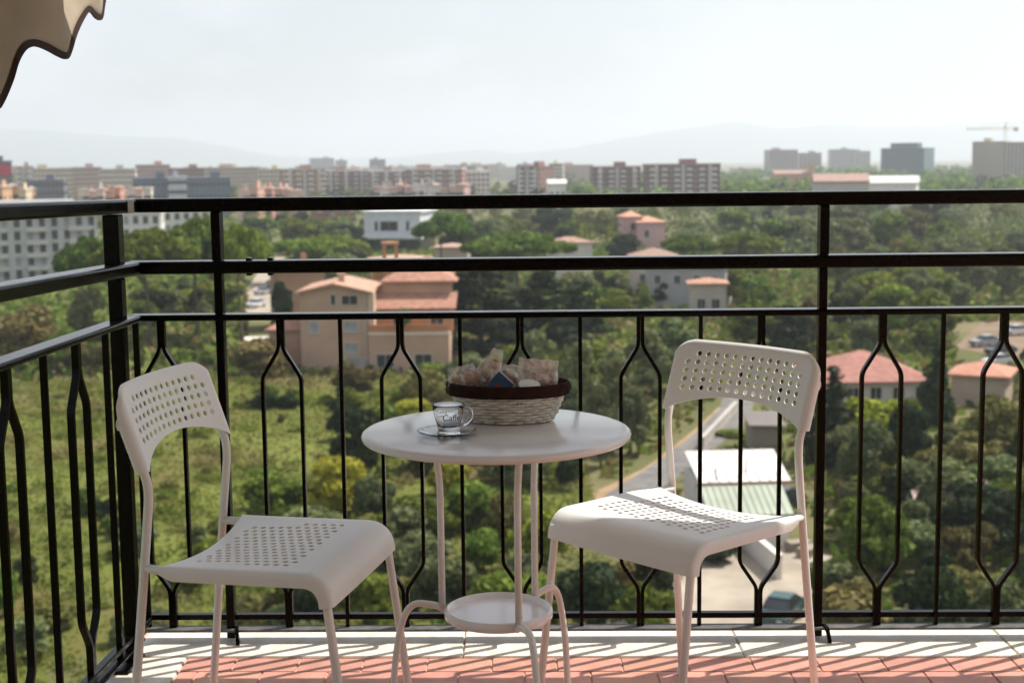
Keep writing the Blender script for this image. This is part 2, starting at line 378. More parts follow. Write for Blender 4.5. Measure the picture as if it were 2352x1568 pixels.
for a, b in zip([2.62, 1.9, 1.2, .5], [ty(TX0) - .002, 2.617, 1.897, 1.197]):
    quad_prism('travertine_slab', [(lx(a) - .022, a), (TX0 - .004 + .02 * 0, a), (TX0 - .004, b), (lx(b) - .022, b)], -.02, .0, M['marble'], slab)
tw, td, gap = .146, .098, .0032
row = 0; y1off = 0
while True:
    top = TY0 - row * td + (td - .088 if row == 0 else td - .088)
    hi, lo = (TY0 if row == 0 else top), top - td
    if hi < 2.15: break
    x = TX0 - (tw / 2 if row % 2 else 0) - .03
    while x < 2.5:
        a, b = max(x, TX0), x + tw - gap
        if b - a > .01:
            sk = -.031; off = lambda q: sk * (q + .75)
            sh = .9 + .2 * random.random(); cv = (.55 * sh, .245 * sh * (1 + .10 * random.random()), .185 * sh)
            quad_prism('floor_tile', [(a, lo + gap / 2 + off(a)), (b, lo + gap / 2 + off(b)), (b, hi - gap / 2 + off(b)), (a, hi - gap / 2 + off(a))], -.02, -.003 + random.uniform(-.0006, .0006), M['tile'], slab, .0012, cv)
        x += tw
    row += 1
# plain floor of the same tiles further in, out of the picture
bm = bmesh.new(); box(bm, (.9, 2.15 / 2 - .3, -.012), (3.3, 2.72, .012)); obj('floor_tile', bm, M['tile'], slab, color=(.56, .24, .165))
# house wall behind, floor slab of the balcony above
bm = bmesh.new(); box(bm, (.6, -.7, 1.3), (5.0, .2, 3.0)); prop(obj('house_wall', bm, M['plaster_in']), kind='structure')
bm = bmesh.new(); box(bm, (.6, .25, 2.88), (5.0, 1.7, .18)); prop(obj('ceiling', bm, M['plaster_in']), kind='structure')

# ------------------------------------------------------------------ railing
rail = empty('balcony_railing', (0, 0, 0), 0, 'dark brown wrought iron balcony railing with forked bars wrapping round the corner', 'railing')
XR = 2.55; YL = .7
def fp(x, z, o=0.0): return Vector((x, fy(x), z)) + fnor * o
def lp(y, z, o=0.0): return Vector((lx(y), y, z)) - lnor * o      # o > 0 goes inward
corner = lambda z: Vector((lx(3.262), 3.2755, z))
def rail_bar(z0, z1, dep, bev=.006, o=0.0):
    bm = bmesh.new(); a = corner(0); b = fp(XR, 0); L = (b - a).length
    box(bm, ((a + b) / 2 + Vector((0, 0, (z0 + z1) / 2)) + fnor * o), (L + dep * .5, dep, z1 - z0), FA, bev)
    obj('rail', bm, M['iron'], rail)
    bm = bmesh.new(); b = lp(YL, 0); L = (b - a).length - dep * .52
    d = (b - a).normalized(); c = a + d * (dep * .52 + L / 2)
    d = Vector((d.x, d.y, .016 if z0 > .8 else 0)).normalized(); sd = Vector((-d.y, d.x, 0)).normalized(); rm = Matrix((d, sd, d.cross(sd))).transposed()
    box(bm, c + Vector((0, 0, (z0 + z1) / 2 + (.016 * L / 2 if z0 > .8 else 0))), (L, dep, z1 - z0), 0, bev, rot=rm)
    obj('rail', bm, M['iron'], rail)
rail_bar(1.013, 1.044, .05); rail_bar(.872, .901, .058); rail_bar(.7635, .778, .048, .0045); rail_bar(.044, .057, .02, .002, .018)
# flat foot strip under the bars
M['strip'] = pmat('sunlit_strip', (.10, .095, .09), .5, .4, var=.3, scale=40)  # greyer than the iron: sunlight on the strip's top put into its colour
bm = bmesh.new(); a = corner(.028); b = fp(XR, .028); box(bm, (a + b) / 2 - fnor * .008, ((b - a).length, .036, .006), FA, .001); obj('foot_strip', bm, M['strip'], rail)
bm = bmesh.new(); a = lp(3.2, .028, -.0); b = lp(YL, .028); d = b - a; box(bm, (a + b) / 2, (d.length, .03, .006), math.atan2(d.y, d.x), .001); obj('foot_strip', bm, M['iron'], rail)
ZT, ZB = .766, .031
def fork(base, along, nor):
    for s in (-1, 1):
        bm = bmesh.new(); g = .0046
        pts = [base + along * s * g + Vector((0, 0, ZT)), base + along * s * g + Vector((0, 0, .695)), base + along * s * .045 + Vector((0, 0, .628)), base + along * s * .045 + Vector((0, 0, .182)), base + along * s * g + Vector((0, 0, .122)), base + along * s * g + Vector((0, 0, ZB))]
        ribbon(bm, fillet(pts, .012, 3), .0082, .015, 0, nor)
        obj('forked_bar', bm, M['iron'], rail)
def straight(base, along, nor, w=.009, t=.014, z0=ZB, z1=ZT, name='straight_bar', bev=.0015):
    bm = bmesh.new(); c = base + Vector((0, 0, (z0 + z1) / 2)); box(bm, c, (w, t, z1 - z0), math.atan2(along.y, along.x), bev); return obj(name, bm, M['iron'], rail)
x0, dx = -.6735, .1384
for k in range(-1, 24):
    x = x0 + dx * k; base = fp(x, 0)
    if x > XR: break
    if k in (0, 10, 20):
        straight(base, fdir, fnor, .019, .028, .006, .8718, 'post', .002); straight(base + Vector((0, 0, 0)), fdir, fnor, .021, .04, .9013, 1.0128, 'post_head', .002)
        bm = bmesh.new(); q = base - fnor * .018 + fdir * .014   # hooked anchor into the stone
        ribbon(bm, fillet([q + Vector((0, .012, .03)), q + Vector((.004, -.012, .03)), q + Vector((.008, -.024, .0))], .008, 3), .01, .008, 0, fdir); obj('anchor', bm, M['iron'], rail)
    elif k % 2: fork(base, fdir, fnor)
    else: straight(base, fdir, fnor)
for i in range(14):
    y = 3.066 - .1757 * i
    if y < YL: break
    (straight if i % 2 == 0 else fork)(lp(y, 0), ldir, lnor)
straight(lp(3.157, 0), ldir, lnor, .031, .032, .002, .8718, 'post', .003); straight(lp(3.15, 0), ldir, lnor, .037, .036, .9013, 1.0128, 'post_head', .003)
straight(corner(0), ldir, lnor)
bm = bmesh.new(); box(bm, lp(3.10, .004), (.05, .12, .008), math.atan2(ldir.y, ldir.x) - math.pi / 2, .001); obj('foot_plate', bm, M['iron'], rail)
for xx in (-.602, -.553):
    bm = bmesh.new(); q = fp(xx, .902)
    box(bm, q - Vector((0, 0, .0155)), (.012, .022, .041), FA, .002); obj('bolt', bm, M['iron'], rail)
M['tape'] = pmat('worn_tape', (.09, .075, .06), .6, .3, var=.3, scale=200)
for zz in (1.0285, .8865):
    bm = bmesh.new(); box(bm, lp(3.20, zz, .0252), (.032 + (.01 if zz > 1 else 0), .0012, .027), math.atan2(ldir.y, ldir.x), 0); obj('splice_tape', bm, M['tape'], rail)

# ------------------------------------------------------------------ awnings
aw = empty('awning', (0, 0, 0), 0, 'beige canvas awning with wavy valance edged in brown hanging at the corner', 'awning')
# visible corner: hem rises outward and to the rear of the picture
hem = [(-330, 560), (-270, 420), (-225, 400), (-160, 425), (-120, 330), (-75, 210), (-40, 225), (-8, 248), (6, 236), (28, 185), (42, 140), (60, 112), (82, 106), (108, 115), (132, 128), (152, 135), (162, 122), (174, 82), (186, 54), (200, 30), (208, 28), (218, 40), (229, 46), (236, 38), (241, 4), (250, -30), (262, -50), (272, -42), (281, -38), (288, -60), (296, -95)]
def hem_d(x): return float(np.interp(x, [-330, -100, 0, 155, 236, 300], [1.75, 2.3, 2.60, 3.1, 3.68, 4.4]))
HP = [at_d(x, y, hem_d(x)) for x, y in hem]
NS = 5; nseg = (len(HP) - 1) * NS; rows = 14
def cr_pt(i, t):
    p = [HP[min(max(i + k, 0), len(HP) - 1)] for k in (-1, 0, 1, 2)]
    return .5 * ((2 * p[1]) + (-p[0] + p[2]) * t + (2 * p[0] - 5 * p[1] + 4 * p[2] - p[3]) * t ** 2 + (-p[0] + 3 * p[1] - 3 * p[2] + p[3]) * t ** 3)
V = []; Fc = []; V2 = []; F2 = []
for i in range(nseg + 1):
    s, t = divmod(i, NS); t /= NS
    if s >= len(HP) - 1: s, t = len(HP) - 2, 1.0
    p = cr_pt(s, t); q0, q1 = HP[0], HP[-1]
    tt = i / nseg; base = np.array([np.interp(p[1], [HP[0][1], HP[7][1], HP[15][1], HP[22][1], HP[-1][1]], [h[c] for h in (HP[0], HP[7], HP[15], HP[22], HP[-1])]) for c in range(3)])
    ripple = .03 * math.sin(p[1] * 11.0)
    for k in range(rows + 1):
        v = k / rows; tp = base + np.array([-.05 + ripple * .5, 0, .36]); V.append(p * (1 - v) + tp * v + np.array([ripple * math.sin(math.pi * v), 0, 0]))
    b0 = V[-(rows + 1)]; b1 = V[-rows]; dn = (b0 - b1); dn /= np.linalg.norm(dn); wd = .013
    for e, o in ((-wd, .0018), (.0015, .0024), (.0015, -.0024), (-wd, -.0018)): V2.append(b0 + dn * e + np.array([1.0, -.3, 0]) * o)
for i in range(nseg):
    for k in range(rows):
        a = i * (rows + 1) + k; Fc.append((a, a + rows + 1, a + rows + 2, a + 1))
    for k in range(3):
        a = i * 4 + k; F2.append((a, a + 4, a + 5, a + 1))
val = link('valance', raw_mesh('valance', V, Fc, M['awning'], True), aw)
sm = val.modifiers.new('thickness', 'SOLIDIFY'); sm.thickness = .0012
link('binding', raw_mesh('binding', V2, F2, M['binding']), val)
# canopy sheet of that awning rising to the wall
A = [V[i * (rows + 1) + rows] for i in range(0, nseg + 1, 6)]
V = []; Fc = []; m_ = 10
for p in A:
    g = np.array([p[0] + .75, p[1] * .25 - .2, 2.62])
    for k in range(m_ + 1):
        t = k / m_; q = p * (1 - t) + g * t; q = q + np.array([0, 0, .10 * math.sin(math.pi * t) + .0]); V.append(q)
for i in range(len(A) - 1):
    for k in range(m_):
        a = i * (m_ + 1) + k; Fc.append((a, a + 1, a + m_ + 2, a + m_ + 1))
cn = link('canopy', raw_mesh('canopy', V, Fc, M['awning'], True), aw); cn.modifiers.new('thickness', 'SOLIDIFY').thickness = .0012
# main awning above the table, out of the picture, keeps the sun off the table and the left chair
def shade_point(x, y, z, zt):                        # the point on the sun ray through (x,y,z) at height zt
    t = (zt - z) / SUN.z; return Vector((x + SUN.x * t, y + SUN.y * t, zt))
ZF = 1.82
edge = [shade_point(x, y, .43, ZF) for x, y in ((-2.2, 2.88), (-.06, 2.86), (.05, 2.775), (.16, 2.70), (.40, 2.65), (1.6, 2.60))]
aw2 = empty('awning', (0, 0, 0), 0, 'beige canvas awning stretched above the table', 'awning')
V = []; Fc = []
for p in edge:
    for k in range(9):
        t = k / 8; q = p.lerp(Vector((p.x, .35, 2.62)), t); q.z += .05 * math.sin(math.pi * t) + (.16 if k else 0) * 1.0; V.append(q)
for i in range(len(edge) - 1):
    for k in range(8):
        a = i * 9 + k; Fc.append((a, a + 1, a + 10, a + 9))
c2 = link('canopy', raw_mesh('canopy', V, Fc, M['awning'], True), aw2); c2.modifiers.new('thickness', 'SOLIDIFY').thickness = .0012

# ================================================================== FURNITURE
def holed_sheet(cols, fmap, hole_d):
    """cols: list of (a0, a1, [(b0, b1, hole, mids)]) ; fmap(a, b) -> point ; round holes through chosen cells"""
    bm = bmesh.new(); cache = {}
    def vtx(a, b):
        k = (round(a * 1e5), round(b * 1e5))
        if k not in cache: cache[k] = bm.verts.new(fmap(a, b))
        return cache[k]
    for a0, a1, cells in cols:
        am = (a0 + a1) / 2
        for b0, b1, hole, mids in cells:
            b_ = (b0 + b1) / 2
            ring = [(a0, b0), (am, b0), (a1, b0)] + ([(a1, b_)] if mids else []) + [(a1, b1), (am, b1), (a0, b1)] + ([(a0, b_)] if mids else [])
            rv = [vtx(*p) for p in ring]
            if hole:
                iv = []
                for (a, b) in ring:
                    an = math.atan2(b - b_, a - am); iv.append(bm.verts.new(fmap(am + math.cos(an) * hole_d / 2, b_ + math.sin(an) * hole_d / 2)))
                n = len(rv)
                for i in range(n):
                    bm.faces.new((rv[i], rv[(i + 1) % n], iv[(i + 1) % n], iv[i]))
            else: bm.faces.new(rv)
    for f in bm.faces: f.smooth = True
    return bm

def seat_mesh():
    zs, r = .437, .05; flat = .262
    def path(s):                                     # along the depth of the seat
        if s <= flat: return s, zs, 0.0
        a = (s - flat) / r
        if a <= 1.45: return flat + r * math.sin(a), zs - r + r * math.cos(a), a
        e = (a - 1.45) * r; return flat + r * math.sin(1.45) + e * math.cos(1.45), zs - r + r * math.cos(1.45) - e * math.sin(1.45), 1.45
    hw, ra = .181, .010
    def fmap(t, s):
        sg = 1 if t >= 0 else -1; u = abs(t)
        y, z, a = path(s); nrm = (math.sin(a), math.cos(a))   # (ny, nz)
        if u <= hw: x, d = u, 0.0
        elif u <= hw + ra * math.pi / 2: q = (u - hw) / ra; x, d = hw + ra * math.sin(q), ra * (1 - math.cos(q))
        else: x, d = hw + ra, ra + u - hw - ra * math.pi / 2
        k = 1 - min(u / hw, 1) ** 2; w = max(0, 1 - s / .20)
        z -= .0135 * k * w + .0015 * k
        y -= .012 * k * max(0, 1 - s / .03) * -1 if s < .03 else 0
        d *= min(1, .55 + s / .05)
        return (sg * x, y - nrm[0] * d, z - nrm[1] * d)
    pa, pb, s0, nb = .0212, .0178, .034, 11
    A = [-(hw + ra * math.pi / 2 + .014), -(hw + ra * math.pi / 2)] + [-(hw + ra * math.pi / 2 * k / 3) for k in (2, 1, 0)] + [-.164]
    zone = [(-7 + i) * pa for i in range(15)]
    tail = [.246, .256] + [flat + .05 * 1.45 * k / 7 for k in range(8)] + [flat + .05 * 1.45 + .012]
    cols = []
    full = A[:-1] + [A[-1]] + zone + [-a for a in A[::-1]]
    for i in range(len(full) - 1):
        a0, a1 = full[i], full[i + 1]; cells = []
        lead = [0, .012, .024, s0]
        for b0, b1 in zip(lead[:-1], lead[1:]): cells.append((b0, b1, False, False))
        ci = i - len(A); inz = 0 <= ci < 14
        if inz and ci % 2:
            cells.append((s0, s0 + pb / 2, False, False))
            for k in range(nb - 1): cells.append((s0 + pb * (k + .5), s0 + pb * (k + 1.5), not (ci in (0, 13) and k < 5), True))
            cells.append((s0 + pb * (nb - .5), s0 + pb * nb, False, False))
        else:
            for k in range(nb): cells.append((s0 + pb * k, s0 + pb * (k + 1), inz and not (ci in (0, 13) and k < 6), True))
        prev = s0 + pb * nb
        for b in tail: cells.append((prev, b, False, False)); prev = b
        cols.append((a0, a1, cells))
    bm = holed_sheet(cols, fmap, .0122)
    return mesh_of('seat', bm, M['plastic'])

BT = math.radians(19)                               # lean of the backrest
def back_mesh():
    zb, yb, H = .600, -.018, .152; hw, ra = .174, .0115
    def outline(u, w):                               # rounded top corners, arched lower edge
        return w
    def fmap(t, w):
        sg = 1 if t >= 0 else -1; u = abs(t); yo = 0
        if u <= hw: x = u
        else: q = min((u - hw) / ra, 2.9); x, yo = hw + ra * math.sin(q), -ra * (1 - math.cos(q))
        k = 1 - min(u / hw, 1) ** 2
        rc = .050; u1 = hw + ra * 1.25; c0 = u1 - rc
        topd = 0.0 if u < c0 else (rc - math.sqrt(max(0, rc * rc - (u - c0) ** 2)) if u < u1 else rc + (u - u1) * 1.3)
        lo = .040 * (k ** .8); z0, z1 = .040, .040 + 5 * .0188
        if w < z0: ww = lo + (w / z0) * (z0 + .006 * k - lo)
        elif w <= z1: ww = w + .006 * k * (1 - (w - z0) / (z1 - z0))
        else: ww = w
        ww -= topd * (w / H) ** 2.2
        curl = 0.0
        if w > H - .006: curl = -.006 * ((w - (H - .006)) / .006) ** 2
        yo += -.022 * k + curl
        return (sg * x, yb - ww * math.sin(BT) + yo * math.cos(BT), zb + ww * math.cos(BT) + yo * math.sin(BT) * 0)
    pa = .0224
    edge = [-(hw + ra * q) for q in (2.9, 2.2, 1.6, 1.1, .7, .35)] + [-hw, -.166]
    zone = [(-7 + i) * pa for i in range(15)]
    full = edge + zone + [-e for e in edge[::-1]]
    rows = [.040 + .0188 * k for k in range(6)]; cols = []
    for i in range(len(full) - 1):
        cells = []; ci = i - len(edge)
        for b0, b1 in ((0, .012), (.012, .026), (.026, .040)): cells.append((b0, b1, False, False))
        for k in range(5):
            cells.append((rows[k], rows[k + 1], 0 <= ci < 14 and not (k == 4 and ci in (0, 13)), True))
        prev = rows[5]
        for b in (.142, .147, .150, .152): cells.append((prev, b, False, False)); prev = b
        cols.append((full[i], full[i + 1], cells))
    return mesh_of('backrest', holed_sheet(cols, fmap, .0124), M['plastic'])

def leg_meshes(s):
    bm = bmesh.new(); x = s
    tube(bm, fillet([(x * .181, -.082, 0), (x * .1695, -.036, .43), (x * .170, -.020, .572), (x * .1738, -.0330, .612), (x * .1735, -.0545, .674)], [.02, .2, .035, .03, .02], 6), .0079, 12)
    rear = mesh_of('rear_leg', bm, M['tubewhite'])
    bm = bmesh.new()
    tube(bm, fillet([(x * .1695, -.036, .428), (x * .1775, .02, .426), (x * .178, .294, .424), (x * .186, .346, 0)], [.01, .01, .045, .01], 6), .0079, 12)
    front = mesh_of('front_leg', bm, M['tubewhite'])
    bm = bmesh.new()
    lathe(bm, [(0, .0), (.0105, .0), (.0112, .004), (.0112, .016), (.0102, .018), (0, .018)], 14); ft = mesh_of('foot_cap', bm, M['plastic'])
    bm = bmesh.new(); tube(bm, [(x * .1782, .297, .408), (x * .1800, .3015, .384)], [.0108, .0104], 14); sl = mesh_of('leg_sleeve', bm, M['plastic'], True)
    return rear, front, ft, sl
SEAT, BACK = seat_mesh(), back_mesh(); LEGS = {s: leg_meshes(s) for s in (-1, 1)}
def chair(x, y, th, label):
    root = empty('perforated_chair', (x, y, -.003), th - math.pi / 2, label, 'chair', 'white chairs at the table')
    for nm, me in (('seat', SEAT), ('backrest', BACK)):
        o = link(nm, me, root); so = o.modifiers.new('thickness', 'SOLIDIFY'); so.thickness = .0026; so.offset = -1; split_mod(o, 50)
    for s in (-1, 1):
        rear, front, ft, sl = LEGS[s]
        a = link('rear_leg', rear, root); b = link('front_leg', front, root)
        link('foot_cap', ft, a, (s * .181, -.082, 0)); link('foot_cap', ft, b, (s * .186, .346, 0)); link('leg_sleeve', sl, root)
    return root
chair(-.574, 2.566, -.206, 'white perforated chair standing sideways beside the corner of the railing')
chair(.4235, 2.820, -2.421, 'white perforated chair with a sunlit seat facing the camera by the straight railing')

# ------------------------------------------------------------------ table
TZ = .63; TC = at_z(1140, 984, TZ); TR = .249
tb = empty('side_table', (TC[0], TC[1], -.003), 0, 'round white metal side table with a small lower shelf on three bent legs', 'table')
bm = bmesh.new(); z = TZ + .003
lathe(bm, [(0, z), (TR - .014, z), (TR - .006, z - .0015), (TR - .001, z - .005), (TR, z - .009), (TR - .0015, z - .0135), (TR - .004, z - .0155), (TR - .008, z - .0135), (TR - .011, z - .004), (0, z - .004)], 96)
o = obj('tabletop', bm, M['table'], tb); split_mod(o, 60)
SZ = .290; SR = .1025
bm = bmesh.new()
lathe(bm, [(0, SZ - .008), (SR - .013, SZ - .008), (SR - .010, SZ - .002), (SR - .006, SZ + .0025), (SR - .001, SZ), (SR, SZ - .006), (SR - .001, SZ - .013), (SR - .005, SZ - .016), (SR - .012, SZ - .013), (0, SZ - .011)], 72)
o = obj('shelf', bm, M['table'], tb); split_mod(o, 60)
for a in (-70, 50, 170):
    c, s = math.cos(R_(a)), math.sin(R_(a)); P = lambda r, z: (r * c, r * s, z)
    bm = bmesh.new(); tube(bm, fillet([P(.15, TZ - .004), P(.122, TZ - .02), P(.1085, .54), P(.1085, SZ - .006)], [.01, .03, .05, .01], 5), .0066, 12)
    leg = obj('leg', bm, M['tubewhite'], tb)
    bm = bmesh.new(); tube(bm, fillet([P(.098, SZ - .010), P(.118, SZ + .001), P(.178, SZ + .006), P(.203, SZ - .10), P(.214, .006)], [.01, .012, .06, .06, .01], 7), .0066, 12)
    obj('foot', bm, M['tubewhite'], leg)
    bm = bmesh.new(); lathe(bm, [(0, 0), (.010, 0), (.0105, .012), (0, .013)], 12); obj('foot_cap', bm, M['plastic'], leg, loc=P(.214, 0))

# ------------------------------------------------------------------ basket with its lining
BX = at_z(1168, 962, TZ); BZ = TZ + .0005
bk = empty('bread_basket', (BX[0], BX[1] - .012, BZ), R_(-4), 'oval white wicker basket with brown cloth rim on the table', 'basket')
HB = .066
def bell(z): k = (z / HB) ** .8; return .080 + .030 * k, .052 + .021 * k
nst = 38
for rI in range(9):
    z = .004 + rI * .0058; rx, ry = bell(z); bm = bmesh.new(); pts = []
    for k in range(nst * 3):
        a = k * math.tau / (nst * 3); w = .0030 * math.cos(nst * a / 2 * 1.0 + math.pi * rI) + .0004 * math.sin(7 * a + rI)
        pts.append(((rx + w) * math.cos(a), (ry + w) * math.sin(a), z + .0005 * math.sin(5 * a + rI * 2)))
    tube(bm, pts, .0031, 6, True); obj('weaver_strand', bm, M['cane'], bk)
bm = bmesh.new()
for k in range(nst):
    a = k * math.tau / nst; pts = []
    for z in (0, .02, .04, .058): rx, ry = bell(z); pts.append((rx * math.cos(a), ry * math.sin(a), z))
    tube(bm, pts, .0016, 5)
prop(obj('stakes', bm, M['cane'], bk), kind='stuff')
bm = bmesh.new(); lathe(bm, [(0, .003), (.079, .003), (.079, .0), (0, 0)], 48, 1, .65); obj('base', bm, M['cane'], bk)
wr = lambda a, j: .0011 * math.sin(23 * a + j) + .0012 * math.sin(9 * a + 2.1 * j) + .0006 * math.sin(41 * a - j)
bm = bmesh.new(); prof = [(.080, .018), (.094, .040), (.104, .062), (.1095, .0725), (.1135, .0755), (.1168, .074), (.1185, .068), (.1184, .061), (.1168, .0545), (.1150, .0515)]
lathe(bm, prof, 120, 1, .672, wob=wr)
o = obj('lining', bm, M['lining'], bk); o.modifiers.new('thickness', 'SOLIDIFY').thickness = .0015
bm = bmesh.new(); lathe(bm, [(0, .016), (.08, .018)], 60, 1, .672); obj('lining_base', bm, M['lining'], bk)

def pouch(w, h, puff, seed, flat_top=.16, nx=26, ny=26, pinch=.0):
    rg = random.Random(seed); V = []; Fc = []; ph = [rg.uniform(0, 6) for _ in range(8)]
    for side in (1, -1):
        for j in range(ny + 1):
            for i in range(nx + 1):
                u, v = i / nx * 2 - 1, j / ny
                b = max(0, 1 - abs(u) ** 3) * max(0, math.sin(math.pi * min(1, v / (1 - flat_top)))) if v < 1 - flat_top else 0
                cr = .0026 * math.sin(4 * u + ph[0] + 5 * v) + .0013 * abs(math.sin(7 * v + ph[1] - 5 * u)) + .0007 * math.sin(13 * u + 9 * v + ph[2])
                wav = .003 * math.sin(2.5 * u + ph[3]) * v + .0015 * math.sin(5 * v + ph[4])
                ex = 1 - pinch * v
                V.append((u * w / 2 * ex + .0008 * math.sin(12 * v + ph[5]), side * (puff * b ** .6 + .0004) + cr * (.25 + .75 * min(1, b * 1.4)) + wav, v * h + .0008 * math.sin(9 * u + ph[6]) * (v > .9)))
    n1 = (nx + 1) * (ny + 1)
    for sd in range(2):
        for j in range(ny):
            for i in range(nx):
                a = sd * n1 + j * (nx + 1) + i; q = (a, a + 1, a + nx + 2, a + nx + 1); Fc.append(q if sd == 0 else q[::-1])
    return V, Fc
def lump(bm, c, s, seed, sub=3):
    r = bmesh.ops.create_icosphere(bm, subdivisions=sub, radius=1.0)['verts']; ph = seed * 1.3
    for v in r:
        k = 1 + .10 * math.sin(5 * v.co.x + ph) * math.cos(4 * v.co.y - ph) + .06 * math.sin(11 * v.co.z + 3 * v.co.x + ph)
        v.co = Vector((v.co.x * s[0] * k + c[0], v.co.y * s[1] * k + c[1], v.co.z * s[2] * k + c[2]))
    for v in r:
        for f in v.link_faces: f.smooth = True
bx, by, bz = bk.location
def snack(name, label, cat, px, py, dy, w, h, puff, rot, film, lumps, seed, ft=.16, pinch=0, mat='pastry'):
    P = at_d(px, py, by + dy); root = empty(name, (P[0], P[1], P[2]), 0, label, cat, 'wrapped snacks in the basket')
    root.rotation_euler = tuple(R_(a) for a in rot)
    V, Fc = pouch(w, h, puff, seed, ft, pinch=pinch); link('wrapper', raw_mesh('wrapper', V, Fc, film, True), root)
    for c, s, sd in lumps:
        bm = bmesh.new(); lump(bm, c, s, sd); obj('pastry', bm, M[mat], root)
    return root
snack('wrapped_croissant', 'wrapped pastry in a tall peaked clear bag at the back of the basket', 'snack', 1108, 893, .012, .070, .082, .020, (-10, 22, -6), M['film2'], [((.0, 0, .027), (.023, .013, .024), 3), ((.004, 0, .050), (.011, .008, .012), 4)], 11, .26, .72)
snack('wrapped_biscuit', 'crinkled clear bag with a brown biscuit hanging over the left rim of the basket', 'snack', 1073, 888, -.012, .076, .046, .016, (-34, -14, 10), M['film'], [((.010, 0, .019), (.022, .010, .014), 5), ((-.018, 0, .016), (.012, .008, .010), 9)], 23, .14, .35)
snack('wrapped_cake', 'brown cake in a square clear bag with a wide seal, right in the basket', 'snack', 1234, 892, -.006, .078, .056, .016, (-12, 5, 6), M['film2'], [((.006, 0, .018), (.031, .012, .017), 7)], 37, .34, .02)
snack('wrapped_roll', 'pale wrapped roll lying in the middle of the basket behind the blue packet', 'snack', 1166, 889, .022, .062, .044, .012, (-16, 4, 2), M['film2'], [((0, 0, .014), (.022, .008, .013), 8)], 51, .18, .1)
# blue packet, a corner standing up
P = at_d(1148, 886, by - .030); bm = bmesh.new(); box(bm, (0, 0, 0), (.040, .007, .040), 0, .0015)
M['blue'] = pmat('blue_print', (.012, .055, .16), .3, .5, scale=55, col2=(.02, .10, .22))
pk = obj('sugar_packet', bm, M['blue'], None, loc=P); pk.rotation_euler = (R_(-14), R_(43), 0)
prop(pk, 'small dark blue packet with a corner standing up at the front of the basket', 'packet')
bm = bmesh.new(); box(bm, (.0, -.0046, .0202), (.042, .0012, .003), 0, .0004); box(bm, (.0202, -.0046, .0), (.003, .0012, .042), 0, .0004)
obj('packet_edge', bm, pmat('pale_edge', (.55, .60, .68), .4, .4), pk)
bm = bmesh.new(); box(bm, (-.004, -.0042, -.004), (.009, .0008, .006), 0, 0); obj('packet_mark', bm, pmat('red_mark', (.35, .03, .03), .4, .4), pk)
P = at_d(1216, 884, by - .042); jm = empty('jam_portion', (P[0], P[1], P[2]), 0, 'small round jam tub with pale foil lid at the front of the basket', 'jam tub'); jm.rotation_euler = (R_(24), R_(6), 0)
bm = bmesh.new(); lathe(bm, [(0, -.016), (.015, -.016), (.0185, -.001), (.021, .0), (.0205, -.0012), (0, -.0012)], 32); obj('tub', bm, M['plastic'], jm)
bm = bmesh.new(); lathe(bm, [(0, .0012), (.019, .001), (.0208, .0004), (.0205, .0002), (0, .0004)], 40); obj('foil_lid', bm, pmat('foil_print', (.48, .60, .55), .35, .5, scale=130, col2=(.80, .74, .74)), jm)

# ------------------------------------------------------------------ glass cup and saucer
SC = at_z(1026, 997, TZ + .002)
sa = None
bm = bmesh.new(); lathe(bm, [(0, .0015), (.022, .0015), (.026, .0015), (.040, .0048), (.052, .0085), (.0535, .0098), (.0532, .0108), (.0515, .0105), (.040, .0070), (.027, .0038), (.022, .0034), (0, .0034)], 72)
sa = obj('glass_saucer', bm, M['glass'], None, True, loc=(SC[0], SC[1], TZ)); prop(sa, 'flat clear glass saucer under the little glass cup', 'saucer')
cup = empty('glass_cup', (SC[0] + .004, SC[1] - .006, TZ + .0036), 0, 'small clear glass espresso cup with printed lettering on the table', 'cup')
cup_prof = [(0, 0), (.0205, 0), (.0215, .0012), (.0205, .004), (.0195, .010), (.0215, .020), (.0255, .032), (.0280, .043), (.0292, .0535), (.0288, .0552), (.0278, .0548), (.0264, .044), (.0236, .032), (.0195, .021), (.0160, .0145), (0, .0125)]
bm = bmesh.new(); lathe(bm, cup_prof, 72); obj('bowl', bm, M['glass'], cup, True)
bm = bmesh.new(); tube(bm, fillet([(.0272, -.004, .046), (.040, -.008, .049), (.044, -.009, .034), (.031, -.006, .019), (.0205, -.003, .0165)], .011, 5), .0032, 10); obj('handle', bm, M['glass'], cup)
def cup_text(body, size, ang, z, mat):
    cu = bpy.data.curves.new('print', 'FONT'); cu.body = body; cu.size = size; cu.align_x = 'CENTER'
    to = bpy.data.objects.new('print', cu); COL.objects.link(to); dg = bpy.context.evaluated_depsgraph_get(); dg.update()
    me = bpy.data.meshes.new_from_object(to.evaluated_get(dg)); bpy.data.objects.remove(to)
    for v in me.vertices:
        zz = z + v.co.y; r = float(np.interp(zz, [p[1] for p in cup_prof[3:9]], [p[0] for p in cup_prof[3:9]])) + .00025
        a = R_(ang) + v.co.x / r; v.co = (r * math.cos(a), r * math.sin(a), zz)
    me.materials.clear(); me.materials.append(mat); link('printed_lettering', me, cup)
ink1 = pmat('brown_print', (.05, .02, .012), .5, .3); ink2 = pmat('red_print', (.42, .05, .03), .5, .3); ink3 = pmat('black_print', (.02, .02, .02), .5, .3)
cup_text('Caffè', .0165, -74, .0285, ink1); cup_text('CAFFÈ', .0072, -113, .0415, ink3); cup_text('caffè', .0072, -118, .0345, ink2)
cup_text('CAFFÈ', .0050, -82, .0440, ink3); cup_text('Caffè', .0085, -30, .040, ink2)

